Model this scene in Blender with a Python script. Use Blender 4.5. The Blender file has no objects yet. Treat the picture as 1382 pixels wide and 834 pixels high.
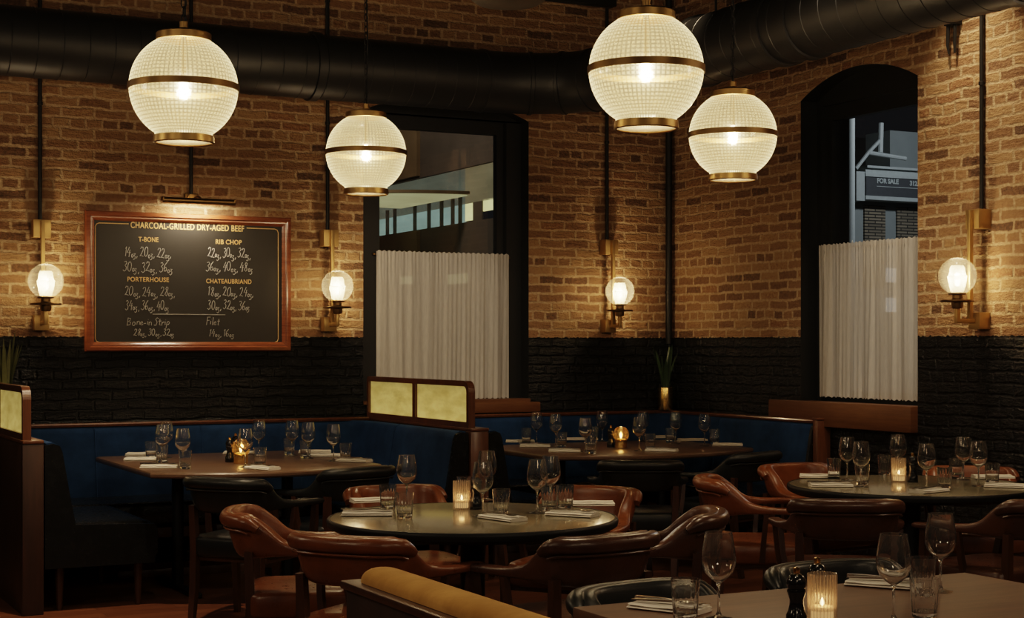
import bpy, bmesh, math, random
from mathutils import Vector, Matrix
random.seed(7)
PI = math.pi
C = bpy.context.scene.collection
sc = bpy.context.scene

# ------------------------------------------------------------------ camera
FPX, CX, HY = 2127.0, 691.0, 464.0
CAM = (-6.75, -10.35, 1.45)
YAW = math.radians(27.36)
cs, sn = math.cos(YAW), math.sin(YAW)
cam_d = bpy.data.cameras.new('camera')
cam = bpy.data.objects.new('camera', cam_d); C.objects.link(cam)
cam.location = CAM
cam.rotation_euler = (PI/2, 0, -YAW)
cam_d.sensor_width = 36.0
cam_d.lens = 36.0*FPX/1382.0
cam_d.shift_y = (HY-417.0)/1382.0
cam_d.clip_end = 200
sc.camera = cam

def ray(px, py):
    a = (px-CX)/FPX
    return (a*cs+sn, -a*sn+cs, (HY-py)/FPX)
def on_z(px, py, z):
    r = ray(px, py); t = (z-CAM[2])/r[2]
    return Vector((CAM[0]+r[0]*t, CAM[1]+r[1]*t, z))
def at_t(px, t, z):
    r = ray(px, HY)
    return Vector((CAM[0]+r[0]*t, CAM[1]+r[1]*t, z))
def on_y(px, py, y):
    r = ray(px, py); t = (y-CAM[1])/r[1]
    return Vector((CAM[0]+r[0]*t, y, CAM[2]+r[2]*t))
def on_x(px, py, x):
    r = ray(px, py); t = (x-CAM[0])/r[0]
    return Vector((x, CAM[1]+r[1]*t, CAM[2]+r[2]*t))

# ------------------------------------------------------------------ node helpers
def new_mat(name):
    m = bpy.data.materials.new(name); m.use_nodes = True
    nt = m.node_tree; nt.nodes.clear()
    out = nt.nodes.new('ShaderNodeOutputMaterial')
    return m, nt, out
def N(nt, t, **kw):
    n = nt.nodes.new(t)
    for k, v in kw.items():
        if k.startswith('i_'):
            n.inputs[k[2:].replace('_', ' ')].default_value = v
        else:
            setattr(n, k, v)
    return n
def L(nt, a, b): nt.links.new(a, b)
def rgba(c): return (c[0], c[1], c[2], 1)
def mixrgb(nt, fac, a, b, mode='MIX'):
    n = nt.nodes.new('ShaderNodeMix'); n.data_type = 'RGBA'; n.blend_type = mode
    for sock, v in ((n.inputs[0], fac), (n.inputs[6], a), (n.inputs[7], b)):
        if hasattr(v, 'is_output'): L(nt, v, sock)
        elif isinstance(v, (int, float)): sock.default_value = v
        else: sock.default_value = rgba(v)
    return n.outputs[2]
def math_n(nt, op, a, b=None, c=None):
    n = nt.nodes.new('ShaderNodeMath'); n.operation = op
    for i, v in enumerate((a, b, c)):
        if v is None: continue
        if hasattr(v, 'is_output'): L(nt, v, n.inputs[i])
        else: n.inputs[i].default_value = v
    return n.outputs[0]
def ramp(nt, fac, stops):
    n = nt.nodes.new('ShaderNodeValToRGB'); e = n.color_ramp.elements
    while len(e) < len(stops): e.new(0.5)
    for el, (p, c) in zip(e, stops):
        el.position = p; el.color = rgba(c)
    L(nt, fac, n.inputs[0]); return n.outputs[0]
def principled(nt, out, **kw):
    b = nt.nodes.new('ShaderNodeBsdfPrincipled')
    for k, v in kw.items():
        key = k.replace('_', ' ')
        if hasattr(v, 'is_output'): L(nt, v, b.inputs[key])
        elif isinstance(v, tuple): b.inputs[key].default_value = rgba(v)
        else: b.inputs[key].default_value = v
    L(nt, b.outputs[0], out.inputs[0]); return b
def objco(nt):
    return nt.nodes.new('ShaderNodeTexCoord').outputs['Object']
def noise(nt, vec, scale, detail=4, rough=.55):
    n = N(nt, 'ShaderNodeTexNoise'); n.inputs['Scale'].default_value = scale
    n.inputs['Detail'].default_value = detail; n.inputs['Roughness'].default_value = rough
    L(nt, vec, n.inputs['Vector']); return n
def mapping(nt, vec, scale=(1,1,1), loc=(0,0,0), rot=(0,0,0)):
    m = N(nt, 'ShaderNodeMapping'); m.inputs['Scale'].default_value = scale
    m.inputs['Location'].default_value = loc; m.inputs['Rotation'].default_value = rot
    L(nt, vec, m.inputs['Vector']); return m.outputs[0]
def ramp_f(nt, fac, a, b, lo):
    m = N(nt, 'ShaderNodeMapRange'); m.inputs[1].default_value = a; m.inputs[2].default_value = b; m.inputs[3].default_value = lo; m.inputs[4].default_value = 1
    L(nt, fac, m.inputs[0]); return m.outputs[0]
def bump(nt, h, strength, dist=.01):
    b = N(nt, 'ShaderNodeBump'); b.inputs['Strength'].default_value = strength
    b.inputs['Distance'].default_value = dist; L(nt, h, b.inputs['Height']); return b.outputs[0]

def simple(name, col, rough=.5, metal=0., var=.15, scale=20, bmp=0., **kw):
    m, nt, out = new_mat(name); oc = objco(nt)
    n = noise(nt, oc, scale)
    c = mixrgb(nt, n.outputs[0], tuple(x*(1-var) for x in col), tuple(min(1, x*(1+var)) for x in col))
    args = dict(Base_Color=c, Roughness=rough, Metallic=metal); args.update(kw)
    if bmp: args['Normal'] = bump(nt, n.outputs[0], bmp, .004)
    principled(nt, out, **args); return m

# ------------------------------------------------------------------ materials
def brick_mat(name, axis):
    m, nt, out = new_mat(name); oc = objco(nt)
    sep = N(nt, 'ShaderNodeSeparateXYZ'); L(nt, oc, sep.inputs[0])
    comb = N(nt, 'ShaderNodeCombineXYZ')
    L(nt, sep.outputs[axis], comb.inputs[0]); L(nt, sep.outputs[2], comb.inputs[1])
    wob = noise(nt, oc, 5.5, 3)
    sub = N(nt, 'ShaderNodeVectorMath', operation='SUBTRACT'); L(nt, wob.outputs[1], sub.inputs[0]); sub.inputs[1].default_value = (.5, .5, .5)
    scl = N(nt, 'ShaderNodeVectorMath', operation='SCALE'); L(nt, sub.outputs[0], scl.inputs[0]); scl.inputs[3].default_value = .040
    wob2 = noise(nt, oc, 38, 3)
    sub2 = N(nt, 'ShaderNodeVectorMath', operation='SUBTRACT'); L(nt, wob2.outputs[1], sub2.inputs[0]); sub2.inputs[1].default_value = (.5, .5, .5)
    scl2 = N(nt, 'ShaderNodeVectorMath', operation='SCALE'); L(nt, sub2.outputs[0], scl2.inputs[0]); scl2.inputs[3].default_value = .016
    a1 = N(nt, 'ShaderNodeVectorMath', operation='ADD'); L(nt, comb.outputs[0], a1.inputs[0]); L(nt, scl.outputs[0], a1.inputs[1])
    a2 = N(nt, 'ShaderNodeVectorMath', operation='ADD'); L(nt, a1.outputs[0], a2.inputs[0]); L(nt, scl2.outputs[0], a2.inputs[1])
    br = N(nt, 'ShaderNodeTexBrick', offset=.5, offset_frequency=2, squash=.5, squash_frequency=6)
    for k, v in (('Scale', 1), ('Mortar Size', .0125), ('Mortar Smooth', .8), ('Bias', 0), ('Brick Width', .212), ('Row Height', .0677)):
        br.inputs[k].default_value = v
    br.inputs['Color1'].default_value = (0, 0, 0, 1); br.inputs['Color2'].default_value = (1, 1, 1, 1); br.inputs['Mortar'].default_value = (.5, .5, .5, 1)
    L(nt, a2.outputs[0], br.inputs['Vector'])
    n2 = noise(nt, oc, 45, 6, .65); n3 = noise(nt, oc, 2.2, 3)
    rnd = math_n(nt, 'ADD', br.outputs[0], math_n(nt, 'MULTIPLY', math_n(nt, 'SUBTRACT', n2.outputs[0], .5), .8))
    bc = ramp(nt, rnd, [(0, (.070, .038, .023)), (.10, (.15, .078, .042)), (.3, (.24, .128, .064)), (.6, (.33, .188, .093)), (.85, (.42, .265, .135)), (1, (.27, .125, .06))])
    bc = mixrgb(nt, math_n(nt, 'MULTIPLY', n3.outputs[0], .55), bc, (.28, .16, .078))
    mort = mixrgb(nt, n2.outputs[0], (.40, .28, .165), (.62, .46, .29))
    tan = mixrgb(nt, math_n(nt, 'MULTIPLY', math_n(nt, 'POWER', br.outputs[1], .55), ramp_f(nt, wob2.outputs[0], .28, .62, .35)), bc, mort)
    # painted black dado: boundary follows a brick course
    zed = math_n(nt, 'ADD', sep.outputs[2], math_n(nt, 'MULTIPLY', math_n(nt, 'SUBTRACT', wob2.outputs[0], .5), .035))
    blk = math_n(nt, 'LESS_THAN', zed, 1.497)
    pn = mixrgb(nt, n2.outputs[0], (.0025, .0025, .002), (.0085, .008, .006))
    col = mixrgb(nt, blk, tan, pn)
    rough = mixrgb(nt, blk, (.85, .85, .85), (.30, .30, .30))
    rr = N(nt, 'ShaderNodeSeparateColor'); L(nt, rough, rr.inputs[0])
    n4 = noise(nt, mapping(nt, oc, (9, 9, 30)), 1.6, 5, .6)
    h = math_n(nt, 'SUBTRACT', math_n(nt, 'ADD', math_n(nt, 'MULTIPLY', n4.outputs[0], .8), math_n(nt, 'MULTIPLY', n2.outputs[0], .4)), math_n(nt, 'MULTIPLY', br.outputs[1], math_n(nt, 'ADD', math_n(nt, 'MULTIPLY', blk, .45), .12)))
    h = math_n(nt, 'ADD', h, math_n(nt, 'MULTIPLY', br.outputs[0], .25))
    principled(nt, out, Base_Color=col, Roughness=rr.outputs[0], Normal=bump(nt, h, 1.0, .030), Specular_IOR_Level=.4)
    return m

def wood_mat(name, c0, c1, rough=.4, scale=(2, 30, 30), coat=0., spec=.5):
    m, nt, out = new_mat(name); oc = objco(nt)
    v = mapping(nt, oc, scale)
    n = noise(nt, v, 1.0, 6, .6); n2 = noise(nt, v, 4.0, 4, .6)
    f = math_n(nt, 'ADD', math_n(nt, 'MULTIPLY', n.outputs[0], .7), math_n(nt, 'MULTIPLY', n2.outputs[0], .3))
    c = ramp(nt, f, [(.3, c0), (.7, c1)])
    principled(nt, out, Base_Color=c, Roughness=rough, Coat_Weight=coat, Coat_Roughness=.15, Normal=bump(nt, f, .12, .002), Specular_IOR_Level=spec)
    return m

def leather_mat(name, c0, c1, rough, bmp=.25, coat=.15):
    m, nt, out = new_mat(name); oc = objco(nt)
    n = noise(nt, oc, 6, 4); w = noise(nt, oc, 30, 5, .6)
    vo = N(nt, 'ShaderNodeTexVoronoi'); vo.inputs['Scale'].default_value = 220; L(nt, oc, vo.inputs['Vector'])
    c = ramp(nt, n.outputs[0], [(.3, c0), (.7, c1)])
    h = math_n(nt, 'ADD', math_n(nt, 'MULTIPLY', vo.outputs[0], .15), w.outputs[0])
    r = math_n(nt, 'ADD', math_n(nt, 'MULTIPLY', w.outputs[0], .18), rough-.09)
    principled(nt, out, Base_Color=c, Roughness=r, Normal=bump(nt, h, bmp, .006), Coat_Weight=coat, Coat_Roughness=.25)
    return m

def velvet_mat(name, c0, c1, sheen, tint):
    m, nt, out = new_mat(name); oc = objco(nt)
    n = noise(nt, oc, 5, 5, .6); n2 = noise(nt, oc, 90, 3)
    c = ramp(nt, n.outputs[0], [(.35, c0), (.68, c1)])
    principled(nt, out, Base_Color=c, Roughness=.85, Sheen_Weight=sheen, Sheen_Roughness=.4, Sheen_Tint=tint, Specular_IOR_Level=.15,
               Normal=bump(nt, n2.outputs[0], .2, .003))
    return m

def shader_mix(nt, fac, a, b):
    n = nt.nodes.new('ShaderNodeMixShader')
    if hasattr(fac, 'is_output'): L(nt, fac, n.inputs[0])
    else: n.inputs[0].default_value = fac
    L(nt, a, n.inputs[1]); L(nt, b, n.inputs[2]); return n.outputs[0]

def glass_mat(name, tint=(1, 1, 1), rough=0.0):
    m, nt, out = new_mat(name)
    b = principled(nt, out, Base_Color=tint, Roughness=rough, Transmission_Weight=1.0, IOR=1.50)
    d = N(nt, 'ShaderNodeBsdfTranslucent'); d.inputs[0].default_value = (.9, .88, .84, 1)  # faint white haze mixed in so the glass reads brighter
    L(nt, shader_mix(nt, .035, b.outputs[0], d.outputs[0]), out.inputs[0])
    return m

def pane_mat(name, tint=(.9, .93, .95), refl=.10):
    m, nt, out = new_mat(name)
    t = N(nt, 'ShaderNodeBsdfTransparent'); t.inputs[0].default_value = rgba(tint)
    g = N(nt, 'ShaderNodeBsdfGlossy'); g.inputs[1].default_value = .02
    fr = N(nt, 'ShaderNodeLayerWeight'); fr.inputs[0].default_value = .5
    sch = math_n(nt, 'ADD', math_n(nt, 'MULTIPLY', math_n(nt, 'POWER', fr.outputs['Facing'], 5.0), .9), .06)
    L(nt, shader_mix(nt, sch, t.outputs[0], g.outputs[0]), out.inputs[0])
    return m

def thin_frost(name, tcol, transp, transl, lcol, gloss=.06, grooves=0, freq=24):
    """thin frosted glass: part clear, part diffusing"""
    m, nt, out = new_mat(name)
    t = N(nt, 'ShaderNodeBsdfTransparent'); t.inputs[0].default_value = rgba(tcol)
    l = N(nt, 'ShaderNodeBsdfTranslucent'); l.inputs[0].default_value = rgba(lcol)
    g = N(nt, 'ShaderNodeBsdfGlossy'); g.inputs[1].default_value = .08
    fac = transl/(transp+transl)
    if grooves:
        sep = N(nt, 'ShaderNodeSeparateXYZ'); L(nt, objco(nt), sep.inputs[0])
        an = math_n(nt, 'ARCTAN2', sep.outputs[1], sep.outputs[0])
        w = math_n(nt, 'SINE', math_n(nt, 'MULTIPLY', an, freq))
        fac = math_n(nt, 'ADD', math_n(nt, 'MULTIPLY', w, grooves), fac)
    s = shader_mix(nt, fac, t.outputs[0], l.outputs[0])
    L(nt, shader_mix(nt, gloss, s, g.outputs[0]), out.inputs[0])
    return m

def emit_mat(name, col, strength, sampled=True):
    m, nt, out = new_mat(name)
    e = N(nt, 'ShaderNodeEmission'); e.inputs[0].default_value = rgba(col); e.inputs[1].default_value = strength
    L(nt, e.outputs[0], out.inputs[0])
    if not sampled: m.cycles.emission_sampling = 'NONE'
    return m

def bulb_mat(name, col, strength, clear):
    m, nt, out = new_mat(name)
    e = N(nt, 'ShaderNodeEmission'); e.inputs[0].default_value = rgba(col); e.inputs[1].default_value = strength
    t = N(nt, 'ShaderNodeBsdfTransparent')
    L(nt, shader_mix(nt, clear, e.outputs[0], t.outputs[0]), out.inputs[0])
    m.cycles.emission_sampling = 'NONE'
    return m
M = {}
M['brick_left'] = brick_mat('brick left', 0)
M['brick_right'] = brick_mat('brick right', 1)
M['black_paint'] = simple('black paint', (.009, .009, .0075), .42, var=.3, scale=12, bmp=.15)
M['duct'] = simple('duct black', (.012, .0115, .0105), .45, var=.3, scale=6, bmp=.05)
M['iron'] = simple('dark iron', (.012, .011, .01), .5, metal=.3, var=.3)
M['brass'] = simple('aged brass', (.42, .27, .11), .36, metal=1., var=.2, scale=14, bmp=.05)
M['brass_dark'] = simple('dark bronze', (.20, .125, .055), .42, metal=1., var=.25, scale=14)
M['brass_sconce'] = simple('satin brass', (.50, .33, .14), .42, metal=.85, var=.15, scale=20)
M['gold'] = simple('polished brass', (.75, .48, .18), .2, metal=1., var=.08)
M['steel'] = simple('cutlery steel', (.62, .60, .56), .18, metal=1., var=.05)
M['mahogany'] = wood_mat('mahogany', (.070, .025, .010), (.145, .056, .022), .32, (18, 18, 2), .3)
M['board_wood'] = wood_mat('board frame wood', (.15, .045, .018), (.30, .10, .042), .24, (3, 3, 24), .5)
M['sill_wood'] = wood_mat('sill wood', (.095, .038, .014), (.16, .07, .026), .42, (2, 2, 26))
M['leg_wood'] = wood_mat('leg wood', (.040, .014, .006), (.085, .032, .014), .38, (20, 20, 3), .2)
M['dark_wood'] = wood_mat('dark partition wood', (.022, .009, .004), (.05, .02, .010), .45, (14, 14, 2))
M['table_wood'] = wood_mat('walnut table', (.085, .045, .026), (.15, .078, .042), .52, (2.2, 26, 10), 0.)
M['booth_table'] = wood_mat('booth table top', (.085, .048, .028), (.15, .092, .058), .30, (2, 22, 10), .2)
M['black_leather'] = leather_mat('black leather', (.006, .0068, .006), (.013, .0135, .012), .38, .15, 0.)
M['black_vinyl'] = leather_mat('black vinyl', (.0028, .0030, .0026), (.006, .0062, .0055), .26, .05, .2)
M['brown_leather'] = leather_mat('brown leather', (.125, .038, .012), (.235, .078, .025), .30)
M['umber_leather'] = leather_mat('umber leather', (.050, .020, .010), (.10, .040, .020), .30)
M['black_metal'] = simple('black metal', (.008, .008, .008), .45, metal=.4)
M['blue_velvet'] = velvet_mat('blue velvet', (.006, .021, .060), (.016, .046, .115), .5, (.12, .25, .55))
M['mustard'] = velvet_mat('mustard velvet', (.34, .175, .048), (.54, .30, .095), .4, (.9, .6, .25))
M['linen'] = simple('white linen', (.72, .67, .60), .85, var=.06, scale=60, bmp=.2)
M['wax'] = simple('candle wax', (.75, .60, .42), .5, var=.05, Subsurface_Weight=.0)
M['wax_lit'] = simple('glowing wax', (.80, .62, .42), .5, var=.05, Emission_Color=(1, .58, .25), Emission_Strength=.55)
M['mill_black'] = simple('mill black', (.006, .005, .005), .15, var=.1)
M['glass'] = glass_mat('clear glass')
M['pane'] = pane_mat('window glass')
M['slate'] = simple('black slate', (.019, .016, .013), .5, var=.3, scale=5)
M['gilt'] = simple('gilt lettering', (.62, .40, .17), .55, var=.15, scale=60)
M['chalk'] = simple('chalk', (.40, .385, .36), .9, var=.25, scale=150)
M['leaf'] = simple('sansevieria leaf', (.045, .075, .030), .4, var=.5, scale=25)
M['leaf_pale'] = simple('pale spear leaf', (.15, .16, .07), .45, var=.45, scale=25)
M['flame'] = emit_mat('candle flame', (1, .70, .34), 16)
M['bulb'] = bulb_mat('bulb', (1, .84, .58), 20, .7)
M['bulb_small'] = bulb_mat('sconce lamp', (1, .86, .62), 8, .7)
M['votive'] = thin_frost('ribbed votive glass', (.95, .9, .85), .66, .34, (.50, .43, .37), .10, .2, 26)
M['amber'] = thin_frost('amber votive glass', (1, .80, .45), .82, .18, (.55, .33, .12), .14)
M['sconce_glass'] = thin_frost('sconce globe glass', (1, .98, .93), .80, .20, (.30, .28, .23), .05)
M['sconce_inner'] = thin_frost('sconce ribbed inner glass', (1, .97, .9), .35, .65, (.17, .16, .125), .06, .2, 14)

def floor_mat():
    m, nt, out = new_mat('floor boards'); oc = objco(nt)
    v = mapping(nt, oc, (1, 1, 1), rot=(0, 0, .0))
    br = N(nt, 'ShaderNodeTexBrick', offset=.37, offset_frequency=2)
    for k, val in (('Scale', 1), ('Mortar Size', .0025), ('Mortar Smooth', .1), ('Bias', 0), ('Brick Width', 1.1), ('Row Height', .12)):
        br.inputs[k].default_value = val
    br.inputs['Color1'].default_value = (.15, .055, .022, 1); br.inputs['Color2'].default_value = (.28, .115, .05, 1); br.inputs['Mortar'].default_value = (.012, .005, .003, 1)
    L(nt, v, br.inputs['Vector'])
    n = noise(nt, mapping(nt, oc, (3, 40, 1)), 1, 5)
    c = mixrgb(nt, .55, br.outputs[0], mixrgb(nt, n.outputs[0], (.035, .012, .006), (.20, .075, .035)))
    principled(nt, out, Base_Color=c, Roughness=.36, Normal=bump(nt, n.outputs[0], .08, .003))
    return m
M['floor'] = floor_mat()

def zinc_mat():
    m, nt, out = new_mat('zinc table top'); oc = objco(nt)
    n = noise(nt, oc, 6, 5, .65); n2 = noise(nt, oc, 60, 3)
    c = ramp(nt, n.outputs[0], [(.3, (.26, .225, .145)), (.7, (.42, .375, .255))])
    r = math_n(nt, 'ADD', math_n(nt, 'MULTIPLY', n2.outputs[0], .10), .12)
    principled(nt, out, Base_Color=c, Metallic=.55, Roughness=r, Normal=bump(nt, n2.outputs[0], .03, .002))
    return m
M['zinc'] = zinc_mat()

def pendant_mat():
    """prismatic pressed glass: fine grid of prisms, partly clear, lit by the lamp inside plus a rim and halo put in as emission"""
    m, nt, out = new_mat('prismatic glass'); oc = objco(nt)
    sep = N(nt, 'ShaderNodeSeparateXYZ'); L(nt, oc, sep.inputs[0])
    an = math_n(nt, 'ARCTAN2', sep.outputs[1], sep.outputs[0])
    el = math_n(nt, 'ARCTAN2', sep.outputs[2], math_n(nt, 'SQRT', math_n(nt, 'ADD', math_n(nt, 'POWER', sep.outputs[0], 2.0), math_n(nt, 'POWER', sep.outputs[1], 2.0))))
    w1 = math_n(nt, 'SINE', math_n(nt, 'MULTIPLY', an, 72.0))
    w2 = math_n(nt, 'SINE', math_n(nt, 'MULTIPLY', el, 84.0))
    grid = math_n(nt, 'MINIMUM', math_n(nt, 'ADD', math_n(nt, 'MULTIPLY', w1, .5), .5), math_n(nt, 'ADD', math_n(nt, 'MULTIPLY', w2, .5), .5))
    gp = math_n(nt, 'POWER', math_n(nt, 'MAXIMUM', grid, .0001), .6)
    fac = math_n(nt, 'ADD', math_n(nt, 'MULTIPLY', gp, .38), .22)
    tr = N(nt, 'ShaderNodeBsdfTransparent'); tr.inputs[0].default_value = (1, .97, .9, 1)
    rf = N(nt, 'ShaderNodeBsdfRefraction'); rf.inputs[0].default_value = (1, .95, .85, 1); rf.inputs['Roughness'].default_value = .46; rf.inputs['IOR'].default_value = 1.15
    tl = N(nt, 'ShaderNodeBsdfTranslucent'); tl.inputs[0].default_value = (.17, .15, .10, 1)
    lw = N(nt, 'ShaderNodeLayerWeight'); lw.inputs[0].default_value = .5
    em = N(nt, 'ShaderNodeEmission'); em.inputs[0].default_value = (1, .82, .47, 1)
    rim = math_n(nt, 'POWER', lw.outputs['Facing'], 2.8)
    fwd = math_n(nt, 'SUBTRACT', 1.0, lw.outputs['Facing'])     # emission by viewing angle imitates lamp light thrown forwards
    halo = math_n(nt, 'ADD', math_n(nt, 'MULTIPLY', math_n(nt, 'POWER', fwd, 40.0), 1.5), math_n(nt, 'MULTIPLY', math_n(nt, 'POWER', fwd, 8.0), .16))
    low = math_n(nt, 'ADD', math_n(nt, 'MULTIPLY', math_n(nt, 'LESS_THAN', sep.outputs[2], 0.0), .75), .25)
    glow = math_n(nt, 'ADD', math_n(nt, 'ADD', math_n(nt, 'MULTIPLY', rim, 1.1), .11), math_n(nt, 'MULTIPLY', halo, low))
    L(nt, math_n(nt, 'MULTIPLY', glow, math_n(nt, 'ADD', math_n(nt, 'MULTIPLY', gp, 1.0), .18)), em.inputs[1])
    gl = N(nt, 'ShaderNodeBsdfGlossy'); gl.inputs[1].default_value = .15
    body = shader_mix(nt, .10, tl.outputs[0], rf.outputs[0])
    s = shader_mix(nt, fac, tr.outputs[0], body)
    s = shader_mix(nt, .05, s, gl.outputs[0])
    add = nt.nodes.new('ShaderNodeAddShader'); L(nt, s, add.inputs[0]); L(nt, em.outputs[0], add.inputs[1])
    L(nt, add.outputs[0], out.inputs[0])
    m.cycles.emission_sampling = 'NONE'
    return m
M['prism'] = pendant_mat()

def goldleaf_mat():
    m, nt, out = new_mat('gold leaf glass'); oc = objco(nt)
    n = noise(nt, mapping(nt, oc, (3, 3, 9)), 1.6, 6, .65); n2 = noise(nt, oc, 60, 4, .7)
    c = ramp(nt, n.outputs[0], [(.3, (.62, .44, .11)), (.7, (.76, .58, .19))])
    c = mixrgb(nt, math_n(nt, 'MULTIPLY', n2.outputs[0], .35), c, (.35, .28, .12))
    b = principled(nt, out, Base_Color=c, Roughness=.3, Metallic=.35)
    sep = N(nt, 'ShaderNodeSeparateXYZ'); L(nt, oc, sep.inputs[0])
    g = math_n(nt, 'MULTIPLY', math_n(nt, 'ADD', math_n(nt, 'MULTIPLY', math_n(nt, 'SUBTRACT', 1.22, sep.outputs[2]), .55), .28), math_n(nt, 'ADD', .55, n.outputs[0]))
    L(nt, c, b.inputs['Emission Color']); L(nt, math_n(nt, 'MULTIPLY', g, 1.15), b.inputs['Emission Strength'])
    return m
M['goldleaf'] = goldleaf_mat()

def sheer_mat():
    m, nt, out = new_mat('sheer linen'); oc = objco(nt)
    n = noise(nt, mapping(nt, oc, (160, 160, 14)), 1, 3)
    t = N(nt, 'ShaderNodeBsdfTransparent'); t.inputs[0].default_value = (1, .97, .93, 1)
    d = N(nt, 'ShaderNodeBsdfDiffuse'); d.inputs[0].default_value = (.88, .82, .75, 1)
    l = N(nt, 'ShaderNodeBsdfTranslucent'); l.inputs[0].default_value = (.85, .80, .72, 1)
    s = shader_mix(nt, .4, d.outputs[0], l.outputs[0])
    f = math_n(nt, 'ADD', math_n(nt, 'MULTIPLY', n.outputs[0], .3), .62)
    L(nt, shader_mix(nt, f, t.outputs[0], s), out.inputs[0]); return m
M['sheer'] = sheer_mat()

# ------------------------------------------------------------------ geometry helpers
class MB:
    def __init__(self): self.v = []; self.f = []; self.mi = []
    def add(self, verts, faces, mi=0):
        o = len(self.v)
        self.v += [tuple(p) for p in verts]
        for f in faces: self.f.append(tuple(i+o for i in f)); self.mi.append(mi)
        return self
    def box(self, x0, y0, z0, x1, y1, z1, bev=0., seg=2, rot=None, mi=0):
        bm = bmesh.new()
        bmesh.ops.create_cube(bm, size=1)
        for v in bm.verts:
            v.co = Vector(((x0+x1)/2+v.co.x*(x1-x0), (y0+y1)/2+v.co.y*(y1-y0), (z0+z1)/2+v.co.z*(z1-z0)))
        if bev > 0:
            bmesh.ops.bevel(bm, geom=bm.edges[:], offset=bev, segments=seg, profile=.5, affect='EDGES')
        if rot is not None:
            bmesh.ops.transform(bm, matrix=rot, verts=bm.verts)
        bm.verts.index_update()
        self.add([v.co for v in bm.verts], [[v.index for v in f.verts] for f in bm.faces], mi)
        bm.free(); return self
    def lathe(self, prof, seg=32, c=(0, 0, 0), mod=None, axis=None, mi=0):
        """prof: (r,z) list; r==0 makes a pole"""
        verts = []; rings = []
        for (r, z) in prof:
            if r <= 1e-6:
                rings.append([len(verts)]); verts.append(Vector((0, 0, z)))
            else:
                ring = []
                for i in range(seg):
                    a = 2*PI*i/seg
                    rr = r*(mod(a, z, r) if mod else 1)
                    ring.append(len(verts)); verts.append(Vector((rr*math.cos(a), rr*math.sin(a), z)))
                rings.append(ring)
        faces = []
        for a, b in zip(rings[:-1], rings[1:]):
            if len(a) == 1 and len(b) == 1: continue
            for i in range(seg):
                j = (i+1) % seg
                if len(a) == 1: faces.append((a[0], b[j], b[i]))
                elif len(b) == 1: faces.append((a[i], a[j], b[0]))
                else: faces.append((a[i], a[j], b[j], b[i]))
        if axis is not None:
            q = Vector((0, 0, 1)).rotation_difference(Vector(axis))
            verts = [q @ v for v in verts]
        cc = Vector(c)
        self.add([v+cc for v in verts], faces, mi); return self
    def tube(self, path, rad, seg=8, cap=True, square=False, mi=0):
        P = [Vector(p) for p in path]
        if not isinstance(rad, (list, tuple)): rad = [rad]*len(P)
        rings = []; verts = []
        up = Vector((0, 0, 1)); prev = None
        for i, p in enumerate(P):
            d = (P[min(i+1, len(P)-1)]-P[max(i-1, 0)]).normalized()
            ref = up if abs(d.z) < .9 else Vector((1, 0, 0))
            if prev is None: u = ref.cross(d).normalized()
            else:
                u = (prev-d*prev.dot(d))
                u = u.normalized() if u.length > 1e-6 else ref.cross(d).normalized()
            prev = u; w = d.cross(u)
            ring = []
            for k in range(seg):
                a = 2*PI*k/seg + (PI/4 if square else 0)
                ring.append(len(verts)); verts.append(p+(u*math.cos(a)+w*math.sin(a))*rad[i])
            rings.append(ring)
        faces = []
        for a, b in zip(rings[:-1], rings[1:]):
            for i in range(seg):
                j = (i+1) % seg; faces.append((a[i], a[j], b[j], b[i]))
        if cap: faces += [tuple(reversed(rings[0])), tuple(rings[-1])]
        self.add(verts, faces, mi); return self
    def superell(self, a, b, c, e1, e2, cen=(0, 0, 0), nu=40, nv=18, mi=0):
        def p(x, e): return math.copysign(abs(x)**e, x)
        verts = []; rings = []
        for j in range(nv+1):
            t = -PI/2+PI*j/nv
            if j in (0, nv):
                rings.append([len(verts)]); verts.append((cen[0], cen[1], cen[2]+c*(1 if j else -1)))
                continue
            ct, st = p(math.cos(t), e1), p(math.sin(t), e1)
            ring = []
            for i in range(nu):
                u = 2*PI*i/nu
                ring.append(len(verts)); verts.append((cen[0]+a*ct*p(math.cos(u), e2), cen[1]+b*ct*p(math.sin(u), e2), cen[2]+c*st))
            rings.append(ring)
        faces = []
        for A, B in zip(rings[:-1], rings[1:]):
            for i in range(nu):
                j = (i+1) % nu
                if len(A) == 1: faces.append((A[0], B[j], B[i]))
                elif len(B) == 1: faces.append((A[i], A[j], B[0]))
                else: faces.append((A[i], A[j], B[j], B[i]))
        self.add(verts, faces, mi); return self
    def loft(self, rings, closed=True, caps=True, mi=0):
        verts = []; idx = []
        for r in rings:
            idx.append(list(range(len(verts), len(verts)+len(r)))); verts += r
        faces = []; n = len(rings[0])
        for a, b in zip(idx[:-1], idx[1:]):
            for i in range(n if closed else n-1):
                j = (i+1) % n; faces.append((a[i], a[j], b[j], b[i]))
        if caps and closed: faces += [tuple(reversed(idx[0])), tuple(idx[-1])]
        self.add(verts, faces, mi); return self
    def prism(self, poly, fn, a, b, mi=0):
        """poly in 2D; fn(u,v,w) -> 3D; extruded w from a to b"""
        n = len(poly)
        verts = [fn(u, v, a) for u, v in poly]+[fn(u, v, b) for u, v in poly]
        faces = [tuple(range(n-1, -1, -1)), tuple(range(n, 2*n))]
        for i in range(n):
            j = (i+1) % n; faces.append((i, j, n+j, n+i))
        self.add(verts, faces, mi); return self
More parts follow.
